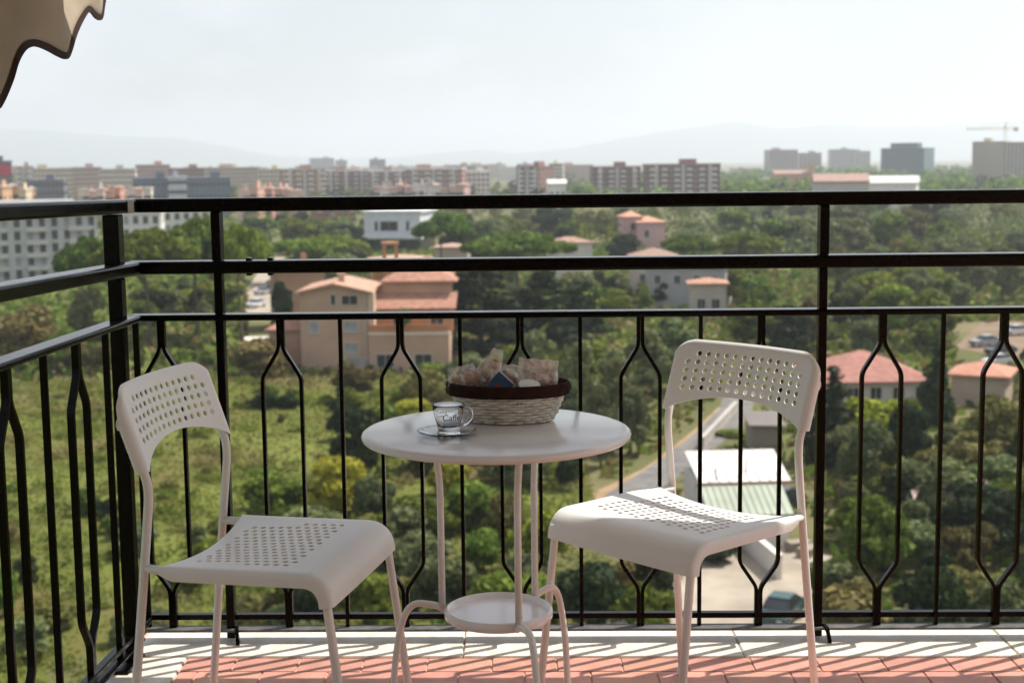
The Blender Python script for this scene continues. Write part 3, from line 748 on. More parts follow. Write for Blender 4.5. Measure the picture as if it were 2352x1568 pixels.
# ================================================================== TREES
def leaf_quads(C, N, size, rg, asp=1.0):
    n = len(C); up = rg.normal(size=(n, 3)); T = np.cross(N, up); T /= np.linalg.norm(T, axis=1, keepdims=True) + 1e-9; B = np.cross(N, T)
    s = size * rg.uniform(.55, 1.25, (n, 1)); T = T * s; B = B * s * asp
    j = lambda: rg.normal(size=(n, 3)) * s * .18
    return np.stack([C - T * .5 - B * .5 + j(), C + T * .5 - B * .4 + j(), C + T * .4 + B * .5 + j(), C - T * .5 + B * .5 + j()], 1)
def blob_leaves(blobs, n, size, seed, out=.9, lowcut=-.6, inner=.72, asp=1.0):
    rg = np.random.default_rng(seed); B = np.array(blobs, float); w = (B[:, 3] * B[:, 4] + B[:, 4] * B[:, 5] + B[:, 3] * B[:, 5]); w /= w.sum()
    idx = rg.choice(len(B), n * 2, p=w); d = rg.normal(size=(n * 2, 3)); d /= np.linalg.norm(d, axis=1, keepdims=True)
    ok = d[:, 2] > lowcut; idx, d = idx[ok], d[ok]
    r = inner + (1.08 - inner) * rg.random((len(d), 1)) ** .6
    C = B[idx, :3] + d * B[idx, 3:] * r
    keep = np.ones(len(C), bool)
    for k in range(len(B)):                           # drop leaves buried in other clumps
        q = (C - B[k, :3]) / B[k, 3:]; keep &= ~((np.linalg.norm(q, axis=1) < .66) & (idx != k))
    C, d, idx = C[keep][:n], d[keep][:n], idx[keep][:n]
    N = d / B[idx, 3:]; N /= np.linalg.norm(N, axis=1, keepdims=True); N = N * out + rg.normal(size=N.shape) * .55; N /= np.linalg.norm(N, axis=1, keepdims=True)
    return leaf_quads(C, N, size, rg, asp)
def trunk_mesh(name, h, r, limbs, seed, lean=.03):
    rg = random.Random(seed); bm = bmesh.new(); x = y = 0; pts = []; rr = []
    for k in range(7):
        t = k / 6; pts.append((x, y, h * t)); rr.append(r * (1 - .62 * t)); x += rg.uniform(-1, 1) * lean; y += rg.uniform(-1, 1) * lean
    rr[0] *= 1.5; tube(bm, pts, rr, 7)
    for (z0, ang, ln, up) in limbs:
        i = min(int(z0 / h * 6), 5); p = Vector(pts[i]).lerp(Vector(pts[i + 1]), z0 / h * 6 - i); d = Vector((math.cos(ang), math.sin(ang), 0))
        tube(bm, [p, p + d * ln * .5 + Vector((0, 0, up * .35)), p + d * ln + Vector((0, 0, up))], [r * .5, r * .36, r * .14], 5)
    return mesh_of(name, bm, M['bark'])
SPEC = {}
def round_blobs(seed, k=16, rx=.40, zc=.55, rz=.42, br=(.13, .20)):
    rg = random.Random(seed); o = []
    for i in range(k):
        a = rg.uniform(0, math.tau); z = rg.uniform(-.9, .95); q = math.sqrt(max(0, 1 - z * z)) * rg.uniform(.35, .8); b = rg.uniform(*br)
        o.append((rx * q * math.cos(a), rx * q * math.sin(a), zc + rz * z * .72, b, b * rg.uniform(.85, 1.15), b * rg.uniform(.55, .8)))
    return o
def limbs_for(seed, n, z0, z1, ln, up):
    rg = random.Random(seed); return [(rg.uniform(z0, z1), rg.uniform(0, math.tau), rg.uniform(.6, 1) * ln, rg.uniform(.6, 1) * up) for _ in range(n)]
def hash_(c): return sum(ord(q) for q in c)
for c, nn, sz in (('mid', 2600, .056), ('olive', 2500, .050), ('dark', 2600, .055), ('lime', 2000, .055), ('brown', 1900, .052)):
    SPEC['round_' + c] = [(quads_mesh('crown', blob_leaves(round_blobs(hash_(c) + i * 7, 16 + 2 * i), nn, sz, 20 + i + hash_(c)), M['leaf_' + c]), trunk_mesh('trunk', .62, .026, limbs_for(i + 3, 7, .25, .55, .26, .24), i)) for i in range(3)]
    SPEC['bush_' + c] = [(quads_mesh('crown', blob_leaves(round_blobs(hash_(c) + 40 + i * 5, 11, .42, .45, .42, (.15, .25)), 1900, .075, 70 + i + hash_(c), lowcut=-.35), M['leaf_' + c]), trunk_mesh('stem', .5, .03, limbs_for(i + 9, 8, .08, .4, .3, .3), i + 5, .05)) for i in range(2)]
def pine_blobs(seed):
    rg = random.Random(seed); o = []
    for i in range(34):
        a = rg.uniform(0, math.tau); q = math.sqrt(rg.random()); z = .89 - .16 * q * q - rg.uniform(0, .08); b = rg.uniform(.10, .15)
        o.append((.40 * q * math.cos(a), .41 * q * math.sin(a), z, b, b, b * .62))
    return o
SPEC['umbrella'] = [(quads_mesh('crown', blob_leaves(pine_blobs(i + 1), 6500, .040, 90 + i, lowcut=-.75, inner=.6), M['leaf_pine']), trunk_mesh('trunk', .80, .021, [(rgz, a * math.tau / 9 + i, .30, .14 - .0 * a) for a, rgz in enumerate((.5, .55, .58, .6, .63, .65, .68, .7, .72))], i + 30, .02)) for i in range(3)]
def cedar_blobs(seed):
    rg = random.Random(seed); o = []
    for lv in range(8):
        z = .16 + lv * .105; R = .46 * (1 - (lv / 8.6) ** 1.4)
        for k in range(7 if lv < 6 else 4):
            a = rg.uniform(0, math.tau); q = rg.uniform(.35, .95) * R; b = rg.uniform(.10, .16) * (1 - lv * .05)
            o.append((q * math.cos(a), q * math.sin(a), z + rg.uniform(-.03, .03), b, b, b * .36))
    return o
SPEC['cedar'] = [(quads_mesh('crown', blob_leaves(cedar_blobs(i + 5), 5200, .042, 120 + i, lowcut=-.8, inner=.5), M['leaf_dark']), trunk_mesh('trunk', .95, .03, limbs_for(i + 60, 12, .15, .8, .3, .03), i + 44, .008)) for i in range(2)]
def cone_blobs(seed, w=.17):
    rg = random.Random(seed); o = []
    for k in range(26):
        t = k / 25; z = .07 + .86 * t; R = w * (1 - t) ** .75 + .012; a = rg.uniform(0, math.tau); b = max(.035, R * .75)
        o.append((R * .55 * math.cos(a), R * .55 * math.sin(a), z, b, b, b * 1.05))
    return o
SPEC['conifer'] = [(quads_mesh('crown', blob_leaves(cone_blobs(i + 2), 2400, .036, 150 + i, lowcut=-.9), M['leaf_dark']), trunk_mesh('trunk', .9, .02, [], i + 80, .004)) for i in range(2)]
def tall_blobs(seed):
    rg = random.Random(seed); o = []
    for k in range(20):
        t = rg.random(); z = .22 + .70 * t; R = .22 * math.sin(math.pi * (.18 + .75 * t)); a = rg.uniform(0, math.tau); b = rg.uniform(.08, .13)
        o.append((R * math.cos(a), R * math.sin(a), z, b, b, b * 1.1))
    return o
SPEC['tall_olive'] = [(quads_mesh('crown', blob_leaves(tall_blobs(i + 9), 2600, .040, 170 + i, lowcut=-.85), M['leaf_olive']), trunk_mesh('trunk', .8, .018, limbs_for(i + 77, 9, .2, .7, .14, .14), i + 90, .015)) for i in range(3)]

NAMES = {'umbrella': 'umbrella_pine', 'cedar': 'cedar_tree', 'conifer': 'conifer_tree', 'tall_olive': 'slender_tree'}
tree_count = [0]
TREES = []
def tree(key, x, y, h, w, label, group=None, z0=GZ):
    lst = SPEC[key]; i = tree_count[0] % len(lst); tree_count[0] += 1
    nm = NAMES.get(key, 'shrub' if key.startswith('bush') else 'broadleaf_tree')
    root = empty(nm, (x, y, z0), random.uniform(0, math.tau), label, 'shrub' if nm == 'shrub' else 'tree', group)
    base_w = {'umbrella': 1.02, 'cedar': .98, 'conifer': .40, 'tall_olive': .60}.get(key, .86)
    root.scale = (w / base_w, w / base_w, h)
    link('crown', lst[i][0], root); link('stem' if nm == 'shrub' else 'trunk', lst[i][1], root); TREES.append((x, y, w)); return root
def tree_px(key, px, ytop, d, wpx, label, group=None):
    g = ground_at(px, d); h = z_at(px, ytop, d) - GZ; return tree(key, g[0], g[1], h * 1.02, wpx / FPX * d, label, group)
pn = 'umbrella pines behind the meadow'
tree_px('umbrella', 215, 536, 206, 200, 'umbrella pine nearest to the corner post, left end of the pine group', pn)
tree_px('umbrella', 345, 516, 196, 250, 'broad umbrella pine just right of the corner post, above the meadow', pn)
tree_px('umbrella', 452, 494, 208, 240, 'tallest umbrella pine of the group behind the left chair', pn)
tree_px('umbrella', 556, 508, 200, 160, 'umbrella pine at the right end of the group beside the side street', pn)
tree_px('umbrella', 676, 544, 300, 170, 'low umbrella pine behind the street beside the terracotta roofs', pn)
tree_px('umbrella', 766, 540, 320, 160, 'low umbrella pine standing left of the chimney turret', pn)
tree_px('umbrella', 1017, 484, 305, 152, 'umbrella pine with forked trunk right of the white modern building')
tree_px('umbrella', 1192, 527, 262, 262, 'very wide bright green umbrella pine above the dark cedars')
tree_px('umbrella', 1580, 534, 300, 130, 'umbrella pine right of the pink villa, left one of the pair', 'pines beside the pink villa')
tree_px('umbrella', 1716, 528, 292, 165, 'umbrella pine right of the pink villa, right one of the pair', 'pines beside the pink villa')
tree_px('cedar', 1105, 588, 180, 235, 'big dark cedar touching the peach house')
tree_px('cedar', 1235, 612, 186, 215, 'dark cedar standing right behind the basket on the table')
tree_px('cedar', 1335, 640, 200, 150, 'smaller dark cedar at the right end of the dark conifers')
tree_px('round_dark', 1270, 470, 430, 105, 'dark round evergreen left of the pink villa')
tree_px('round_brown', 1350, 478, 440, 62, 'thin yellowish tree beside the dark evergreen')
tree_px('round_brown', 1398, 474, 430, 90, 'grey brown tree just left of the pink villa')
tree_px('round_dark', 1432, 534, 345, 90, 'dark leafy tree in front of the pink villa wall')
tree_px('conifer', 2010, 612, 232, 62, 'dark pointed conifer in the olive wood, right one of two', 'pointed conifers')
tree_px('conifer', 1922, 640, 216, 66, 'dark pointed conifer beside the railing post, left one of two', 'pointed conifers')
tree_px('conifer', 2146, 770, 132, 90, 'tall dark conifer right of the long red roof')
tree_px('conifer', 1912, 838, 116, 150, 'dark spruce in front of the long red roof by the railing post')
tree_px('round_lime', 2010, 905, 116, 170, 'yellow green broadleaf tree in front of the long red roof')
for i, (px, yt, d, w) in enumerate(((1235, 770, 150, 110), (1330, 795, 140, 95), (1408, 815, 132, 105), (1480, 765, 150, 110), (1545, 735, 165, 120), (1300, 870, 125, 90), (1450, 900, 120, 95), (1380, 900, 115, 80))):
    tree_px('tall_olive', px, yt, d, w, ('grey green slender tree behind the table and right chair', ) [0], 'grey green trees above the lane')
tree_px('round_lime', 1335, 668, 222, 110, 'bright yellow green shrub tree right of the cedars, left one of the pair', 'yellow green garden trees')
tree_px('round_lime', 1412, 662, 226, 92, 'bright yellow green shrub tree right of the cedars, right one of the pair', 'yellow green garden trees')
tree_px('round_olive', 1320, 620, 240, 105, 'pale weeping tree behind the yellow green garden trees')
tree_px('round_mid', 640, 1062, 99, 180, 'small loose tree alone in the meadow behind the left chair seat')
tree_px('round_dark', 828, 930, 108, 135, 'dark tree at the meadow edge left of the table')
tree_px('bush_lime', 950, 905, 132, 120, 'yellow leafed shrub behind the glass cup')
tree_px('bush_mid', 1008, 822, 152, 130, 'light green shrub at the corner of the peach house')
tree_px('round_dark', 651, 638, 186, 62, 'dark round tree at the left corner of the peach house')
tree_px('bush_brown', 600, 765, 168, 150, 'dry brown bush in front of the peach house left corner')
tree_px('round_brown', 45, 690, 178, 190, 'brownish tree at the left edge below the white apartments')
tree_px('round_olive', 205, 650, 190, 90, 'grey green tree under the pines by the corner post')
tree_px('round_mid', 1690, 985, 128, 85, 'small round tree beside the lane, above the white shed roof')
tree_px('bush_mid', 1500, 1290, 84, 150, 'leafy bush in front of the pale courtyard below the right chair')
tree_px('bush_dark', 1640, 1240, 87, 90, 'dark bush at the left corner of the white shed')
tree_px('round_brown', 2290, 900, 112, 160, 'brown green tree at the right edge in front of the small red roof')

def blocked(px, d, wpx, top):
    """keeps scattered trees from hiding buildings, the lane, the courtyard and the street"""
    for (x0, x1, d0, d1) in BLOCK:
        if x0 - wpx / 2 < px < x1 + wpx / 2 and d0 < d < d1: return True
    g = ground_at(px, d)
    return any(np.hypot(g[0] - a, g[1] - b) < 3.6 + wpx / FPX * d * .4 for a, b in LANE)
LANE = []
for (xa, ya), (xb, yb) in zip([(1350, 1235), (1445, 1135), (1560, 1060), (1640, 995), (1690, 940)], [(1445, 1135), (1560, 1060), (1640, 995), (1690, 940), (1700, 900)]):
    pa_, pb_ = at_z(xa, ya, GZ), at_z(xb, yb, GZ)
    LANE += [tuple((pa_ + (pb_ - pa_) * k / 6)[:2]) for k in range(6)]
BLOCK = [(690, 1060, 148, 190), (560, 650, 150, 300), (1540, 1860, 74, 105), (1560, 1860, 60, 92), (1440, 1560, 82, 106), (1480, 1660, 92, 108), (1610, 1720, 105, 135), (1880, 2150, 122, 165), (2170, 2330, 118, 165), (2220, 2400, 165, 215), (835, 1010, 300, 420), (1425, 1540, 260, 380), (-60, 225, 190, 320), (255, 425, 260, 345), (1780, 1900, 200, 330), (1180, 1560, 200, 215), (1570, 1680, 190, 235), (690, 1060, 190, 260)]
def scatter(n, px0, px1, d0, d1, keys, h0, h1, labels, group, sp=.75, asp=(.6, 1.15), tries=14, power=1.0):
    done = 0
    for _ in range(n * tries):
        if done >= n: break
        px = random.uniform(px0, px1); d = d0 + (d1 - d0) * random.random() ** power; h = random.uniform(h0, h1); w = h * random.uniform(*asp)
        if blocked(px, d, w / d * FPX * .8, h): continue
        g = ground_at(px, d)
        if any((g[0] - a) ** 2 + (g[1] - b) ** 2 < ((w + c) * .5 * sp) ** 2 for a, b, c in TREES): continue
        k = random.choice(keys); tree(k, g[0], g[1], h, w, labels[k] if isinstance(labels, dict) else labels, group); done += 1
def lab(txt): return {k: txt.format({'mid': 'mid green', 'olive': 'grey green', 'dark': 'dark green', 'lime': 'yellow green', 'brown': 'brownish'}.get(k.split('_')[1] if '_' in k else '', 'green')) for k in SPEC}
scatter(52, 1690, 2420, 172, 330, ['round_olive', 'round_mid', 'round_brown', 'round_olive', 'round_mid', 'bush_olive', 'round_dark', 'tall_olive', 'round_brown'], 5, 9, lab('{} tree in the olive wood between the two lower rails'), 'trees of the olive wood', .7)
scatter(50, 1720, 2420, 330, 720, ['round_olive', 'round_mid', 'round_mid', 'round_dark', 'round_brown'], 7, 13, lab('{} tree on the wooded rise under the top rail'), 'trees of the wooded rise', .62)
scatter(26, 1050, 1780, 196, 300, ['round_mid', 'round_olive', 'bush_mid', 'round_dark', 'bush_lime'], 3, 7, lab('{} garden tree among the villas'), 'garden trees among the villas')
scatter(30, 1050, 1780, 300, 640, ['round_mid', 'round_olive', 'round_dark', 'round_brown'], 6, 11, lab('{} tree behind the villas under the top rail'), 'trees behind the villas')
scatter(40, 770, 1480, 98, 170, ['round_mid', 'bush_mid', 'round_olive', 'round_mid', 'bush_lime', 'tall_olive', 'round_brown', 'tall_olive', 'round_dark'], 3, 6.5, lab('{} tree on the slope seen through the bars behind the table'), 'trees on the slope behind the table')
scatter(34, 700, 1500, 70, 99, ['round_mid', 'bush_mid', 'bush_olive', 'bush_brown', 'round_dark', 'bush_mid', 'round_olive', 'bush_lime'], 2.0, 5.0, lab('{} bush below the railing between the chairs'), 'bushes below the railing')
scatter(26, 1860, 2450, 98, 165, ['round_olive', 'round_mid', 'round_brown', 'bush_olive', 'round_dark'], 3.5, 7, lab('{} tree near the red roofs at the right'), 'trees near the red roofs')
scatter(34, 1870, 2460, 66, 99, ['bush_olive', 'bush_mid', 'round_brown', 'round_dark', 'bush_brown', 'round_olive', 'round_mid', 'tall_olive'], 2.4, 6.0, lab('{} bush below the railing right of the right chair'), 'bushes at the lower right')
scatter(16, 250, 620, 214, 262, ['round_mid', 'round_dark', 'bush_lime', 'round_olive', 'bush_dark'], 4, 7, lab('{} tree under the umbrella pines'), 'trees under the umbrella pines', .6)
scatter(12, 250, 600, 168, 186, ['bush_mid', 'bush_lime', 'bush_olive', 'bush_mid'], 1.3, 2.6, lab('{} bush before the pine trunks'), 'bushes before the pine trunks')
scatter(14, -80, 240, 170, 200, ['round_mid', 'bush_mid', 'round_olive', 'round_brown', 'bush_dark'], 3, 6, lab('{} tree under the umbrella pines'), 'trees under the umbrella pines')
scatter(22, 240, 840, 215, 460, ['round_mid', 'round_dark', 'round_mid', 'round_olive', 'bush_mid'], 6, 12, lab('{} tree behind the umbrella pines'), 'trees behind the umbrella pines')
scatter(26, -100, 720, 64, 100, ['bush_mid', 'bush_dark', 'bush_olive', 'bush_mid', 'bush_brown'], 1.6, 3.2, lab('{} bush at the foot of the meadow left of the left chair'), 'bushes at the foot of the meadow')
scatter(9, -60, 860, 100, 164, ['bush_olive', 'bush_brown', 'bush_mid'], .8, 1.6, lab('low {} bush scattered in the meadow'), 'low bushes in the meadow')
scatter(10, 560, 1060, 142, 158, ['bush_mid', 'bush_dark', 'bush_brown', 'bush_mid'], 1.8, 3.2, lab('{} bush at the foot of the peach house'), 'bushes at the foot of the peach house')
scatter(26, 560, 1080, 262, 640, ['round_mid', 'round_dark', 'round_olive', 'round_mid'], 6, 11, lab('{} tree round the white modern building'), 'trees round the white modern building')

# uncountable growth: grass of the meadow, undergrowth, woods of the plain
rg = np.random.default_rng(3)
def scatter_quads(name, n, xr, yr, size, mat, label, zf, keep=None, hgt=1.0, power=1.0):
    x = rg.uniform(*xr, n); y = yr[0] + (yr[1] - yr[0]) * rg.random(n) ** power
    if keep is not None: k = keep(x, y); x, y = x[k], y[k]
    n = len(x); s = size * rg.uniform(.5, 1.4, n) * (y / 110) ** .5; a = rg.uniform(0, math.tau, n); z = zf(x, y)
    dx, dy = np.cos(a) * s * .5, np.sin(a) * s * .5; lean = rg.normal(size=(n, 2)) * s[:, None] * .6; h = s * hgt * rg.uniform(.5, 1.2, n)
    V = np.stack([np.stack([x - dx, y - dy, z - .05], 1), np.stack([x + dx, y + dy, z - .05], 1), np.stack([x + dx * .7 + lean[:, 0], y + dy * .7 + lean[:, 1], z + h], 1), np.stack([x - dx * .8 + lean[:, 0], y - dy * .8 + lean[:, 1], z + h * .85], 1)], 1)
    o = link(name, quads_mesh(name, V, mat)); prop(o, label, None, None, 'stuff'); return o
fz = lambda x, y: GZ + .35 + .3 * vnoise(x, y, .07, 2) + .12 * vnoise(x, y, .3, 5)
dry = lambda x, y: vnoise(x, y, .11, 1) + rg.normal(size=len(x)) * .35
scatter_quads('meadow_grass', 95000, (-92, 6), (61, 166), .24, M['leaf_grass'], 'yellow green grass of the meadow', fz, lambda x, y: dry(x, y) < .55, .45)
scatter_quads('dry_grass', 36000, (-92, 6), (61, 166), .25, M['leaf_dry'], 'dry straw coloured grass in patches of the meadow', fz, lambda x, y: dry(x, y) > .35, .5)
def tufts(name, n, h, mat, label, seed, yr=(64, 160), keep=None):
    r2 = np.random.default_rng(seed); Q = []
    for _ in range(n):
        x, y = r2.uniform(-88, 4), yr[0] + (yr[1] - yr[0]) * r2.random() ** 1.5
        if keep and not keep(x, y): continue
        H = r2.uniform(*h); w = H * r2.uniform(.7, 1.6); z = float(fz(np.array([x]), np.array([y]))[0])
        bl = [(x + r2.normal() * w * .8, y + r2.normal() * w * .8, z + H * r2.uniform(.05, .45), w * r2.uniform(.5, .9), w * r2.uniform(.5, .9), H * .55) for _ in range(5)]
        Q.append(blob_leaves(bl, 150, .20 * (y / 110) ** .5, int(r2.integers(1e6)), lowcut=-.2, inner=.5))
    prop(link(name, quads_mesh(name, np.concatenate(Q), mat)), label, None, None, 'stuff')
tufts('tall_grass', 420, (.4, 1.1), M['leaf_grass'], 'rank green grass standing in soft clumps over the meadow', 1)
tufts('tall_grass', 170, (.4, 1.0), M['leaf_dry'], 'brownish dry weeds in soft clumps over the meadow', 2)
tufts('scrub', 70, (.6, 1.5), M['leaf_mid'], 'green bramble scrub spreading over the lower meadow', 3, (62, 112))
def off_paving(x, y):
    px = CX + x / y * FPX
    k = np.ones(len(x), bool)
    for (x0, x1, d0, d1) in ((1480, 1900, 60, 98), (560, 660, 180, 420), (2200, 2420, 168, 215)): k &= ~((px > x0) & (px < x1) & (y > d0) & (y < d1))
    for a, b in LANE: k &= (x - a) ** 2 + (y - b) ** 2 > 9
    return k & ~((x < 7) & (y < 166))
g0 = lambda x, y: np.full(len(x), GZ)
scatter_quads('undergrowth', 60000, (-120, 170), (62, 420), .75, M['leaf_mid'], 'low green undergrowth between the trees', g0, off_paving, .8, 1.3)
scatter_quads('brushwood', 24000, (-60, 150), (62, 330), .65, M['leaf_brown'], 'dry brown brushwood between the trees', g0, off_paving, .9, 1.3)
def wood(name, n, px0, px1, d0, d1, h, mat, label, seed, per=46, size=1.9):
    r2 = np.random.default_rng(seed); px = r2.uniform(px0, px1, n); d = d0 + (d1 - d0) * r2.random(n) ** 1.2; Q = []
    for a, b in zip(px, d):
        g = ground_at(a, b); H = r2.uniform(*h); bl = [(g[0] + r2.normal() * H * .22, g[1] + r2.normal() * H * .22, GZ + H * r2.uniform(.45, .8), H * .32, H * .32, H * .26) for _ in range(4)]
        Q.append(blob_leaves(bl, per, size * (b / 1000) ** .35 * (H / 9) ** .5, int(r2.integers(1e6)), lowcut=-.9))
    o = link(name, quads_mesh(name, np.concatenate(Q), mat)); prop(o, label, None, None, 'stuff')
wood('woods', 260, -150, 2500, 640, 1250, (6, 11), M['leaf_mid'], 'green tree belt of the plain in front of the town', 1)
wood('woods', 150, -150, 2500, 700, 1900, (7, 12), M['leaf_dark'], 'dark tree clumps scattered through the far town', 2)
wood('woods', 240, 1250, 2500, 700, 1700, (9, 15), M['leaf_mid'], 'tall tree belt before the towers at the right', 3)
wood('woods', 120, 1500, 2500, 900, 1900, (10, 16), M['leaf_olive'], 'grey green tree belt before the towers at the right', 4)
wood('woods', 210, 1560, 2500, 330, 720, (5, 9), M['leaf_olive'], 'grey green scrub filling the wooded rise at the right', 5, 90, 1.0)
wood('woods', 200, 1040, 2500, 330, 760, (5, 9), M['leaf_mid'], 'green scrub filling the ground behind the villas', 6, 90, 1.0)
wood('woods', 120, 200, 1100, 430, 760, (5, 9), M['leaf_mid'], 'green scrub behind the white modern building', 7, 80, 1.1)

# ================================================================== BUILDINGS
WIN = {}
def win_mesh(w, h, shut=False):
    k = (round(w, 2), round(h, 2), shut)
    if k not in WIN:
        bm = bmesh.new(); t = .09
        box(bm, (0, .03, 0), (w, .05, h), mi=0)
        for sx in (-1, 1): box(bm, (sx * (w / 2 + t / 2), -.03, 0), (t, .12, h + 2 * t), mi=1)
        box(bm, (0, -.03, h / 2 + t / 2), (w, .12, t), mi=1); box(bm, (0, -.05, -h / 2 - t / 2), (w, .18, t), mi=1)
        if w > .8 and not shut: box(bm, (0, -.01, 0), (.06, .05, h), mi=1)
        WIN[k] = mesh_of('window', bm, [M['shutter'] if shut else M['pane'], M['frame']])
    return WIN[k]
def face_to_eye(x, y): return -math.atan2(x, y)
def house_root(name, px0, px1, d, label, cat, yaw=0.0, group=None):
    g = ground_at((px0 + px1) / 2, d); r = empty(name, (g[0], g[1], GZ), face_to_eye(g[0], g[1]) + R_(yaw), label, cat, group); return r, (px1 - px0) / FPX * d
def wall_box(parent, c, s, color, name='wall', mat='plaster'):
    bm = bmesh.new(); box(bm, c, s); return obj(name, bm, M[mat], parent, color=color)
def put_win(parent, x, y, z, w, h, side=None, shut=False):
    o = link('window', win_mesh(w, h, shut), parent, (x, y, z))
    if side: o.rotation_euler = (0, 0, side)
    return o
def hip_roof(parent, x0, x1, y0, y1, z, h, color, ov=.5, gable=None, name='roof', ridge='x'):
    x0 -= ov; x1 += ov; y0 -= ov; y1 += ov; bm = bmesh.new(); b = [bm.verts.new(p) for p in ((x0, y0, z), (x1, y0, z), (x1, y1, z), (x0, y1, z))]
    t = [bm.verts.new((p.co.x, p.co.y, z + .18)) for p in b]
    w, dd = x1 - x0, y1 - y0
    if ridge == 'x': i = 0 if gable else min(dd / 2, w * .48); r = [bm.verts.new((x0 + i, (y0 + y1) / 2, z + h)), bm.verts.new((x1 - i, (y0 + y1) / 2, z + h))]; fs = ((t[0], t[1], r[1], r[0]), (t[2], t[3], r[0], r[1]), (t[1], t[2], r[1]), (t[3], t[0], r[0]))
    else: i = 0 if gable else min(w / 2, dd * .48); r = [bm.verts.new(((x0 + x1) / 2, y0 + i, z + h)), bm.verts.new(((x0 + x1) / 2, y1 - i, z + h))]; fs = ((t[1], t[2], r[1], r[0]), (t[3], t[0], r[0], r[1]), (t[0], t[1], r[0]), (t[2], t[3], r[1]))
    for f in fs: bm.faces.new(f)
    for k in range(4): bm.faces.new((b[k], b[(k + 1) % 4], t[(k + 1) % 4], t[k]))
    bm.faces.new(b[::-1]); bmesh.ops.recalc_face_normals(bm, faces=bm.faces)
    return obj(name, bm, M['rooft'], parent, color=color)
PEACH = (.49, .325, .23); TERRA = (.44, .225, .155); PALE = (.62, .47, .34)
# ---- the peach house beyond the meadow
ph, wfull = house_root('peach_house', 685, 858, 171, 'peach coloured house with gabled tiled roof and terrace beyond the meadow', 'house', -9)
W2 = 4.15; Hh = 9.7
bm = bmesh.new(); vs5 = [(-W2, 0, 0), (W2, 0, 0), (W2, 0, Hh), (0, 0, Hh + .95), (-W2, 0, Hh)]
a = [bm.verts.new(v) for v in vs5]; b = [bm.verts.new((v[0], 11, v[2])) for v in vs5]; bm.faces.new(a); bm.faces.new(b[::-1])
for k in range(5): bm.faces.new((a[k], b[k], b[(k + 1) % 5], a[(k + 1) % 5]))
bmesh.ops.recalc_face_normals(bm, faces=bm.faces); obj('wall', bm, M['plaster'], ph, color=PEACH)
bm = bmesh.new(); prof_ = [(-W2 - .5, Hh + .08), (0, Hh + 1.14), (W2 + .5, Hh + .08), (W2 + .5, Hh - .16), (0, Hh + .9), (-W2 - .5, Hh - .16)]
a = [bm.verts.new((x, -.7, z)) for x, z in prof_]; b = [bm.verts.new((x, 11.6, z)) for x, z in prof_]; bm.faces.new(a); bm.faces.new(b[::-1])
for k in range(6): bm.faces.new((a[k], b[k], b[(k + 1) % 6], a[(k + 1) % 6]))
bmesh.ops.recalc_face_normals(bm, faces=bm.faces); rf = obj('roof', bm, M['rooft'], ph, color=(.52, .31, .22))
bm = bmesh.new(); box(bm, (.5, 3.2, Hh + 1.3), (.8, .8, 1.3)); box(bm, (.5, 3.2, Hh + 2.0), (1.0, 1.0, .12)); obj('chimney', bm, M['plaster'], rf, color=PEACH)
for x, z, w, h, sh in ((-.1, 8.75, .55, 1.2, 0), (1.9, 8.7, 1.9, 1.1, 0), (2.0, 5.5, 1.6, 1.2, 1), (2.0, 2.9, 1.6, 1.2, 1), (2.1, .95, 1.8, 1.6, 1), (3.8, .95, .6, 1.4, 1), (-2.5, 5.4, 1.0, 1.4, 1)): put_win(ph, x, -.01, z, w, h, None, bool(sh))
put_win(ph, -W2 - .01, 4, 2.6, 1.0, 1.6, -math.pi / 2)
bm = bmesh.new(); box(bm, (W2 - .35, -.08, Hh / 2), (.12, .12, Hh)); obj('downpipe', bm, M['frame'], ph)
# lower right wing with terrace
wall_box(ph, (W2 + 4.9, 3.6, 2.25), (9.7, 8.6, 4.5), PEACH, 'lower_wing')
wall_box(ph, (W2 + 4.9, -.55, 4.68), (9.9, .5, .36), (.66, .55, .44), 'terrace_ledge'); wall_box(ph, (W2 + 4.9, -.5, 5.3), (9.6, .22, .88), (.46, .20, .10), 'terrace_parapet')
wall_box(ph, (W2 + .35, .6, 7.1), (.7, 1.8, 5.2), (.60, .44, .32), 'sunlit_side_wall')  # side of the main block, its sunlight put into the paler colour
wall_box(ph, (W2 + 5.2, 5.3, 6.0), (9.4, 4.6, 3.0), (.46, .22, .11), 'terrace_wall')
bm = bmesh.new(); a = [bm.verts.new(p) for p in ((W2 + .3, 2.2, 7.45), (W2 + 10.4, 2.2, 7.45), (W2 + 10.4, 5.8, 9.1), (W2 + .3, 5.8, 9.1), (W2 + .3, 2.2, 7.25), (W2 + 10.4, 2.2, 7.25), (W2 + 10.4, 5.8, 8.9), (W2 + .3, 5.8, 8.9))]
for q in ((0, 1, 2, 3), (7, 6, 5, 4), (0, 4, 5, 1), (1, 5, 6, 2), (2, 6, 7, 3), (3, 7, 4, 0)): bm.faces.new([a[k] for k in q])
obj('lean_to_roof', bm, M['rooft'], ph, color=TERRA)
wall_box(ph, (W2 + 5.6, 9.0, 5.2), (8.2, 6.8, 10.4), (.50, .31, .21), 'upper_wall')
hr = hip_roof(ph, W2 + 1.5, W2 + 9.7, 5.6, 12.4, 10.35, 2.2, TERRA, .7)
bm = bmesh.new(); box(bm, (W2 + 6.5, 8, 12.4), (.7, .7, 1.6)); box(bm, (W2 + 6.5, 8, 13.25), (.95, .95, .14)); obj('chimney', bm, M['plaster'], hr, color=(.45, .22, .14))
for x, z, w, h in ((W2 + 2.0, 1.4, 2.0, 1.5), (W2 + 6.6, 1.5, 2.0, 1.3)): put_win(ph, x, -.71, z, w, h)
put_win(ph, W2 + 3.4, 2.99, 6.1, 1.6, 1.6); put_win(ph, W2 + 8.0, 2.99, 6.1, 1.6, 1.6)
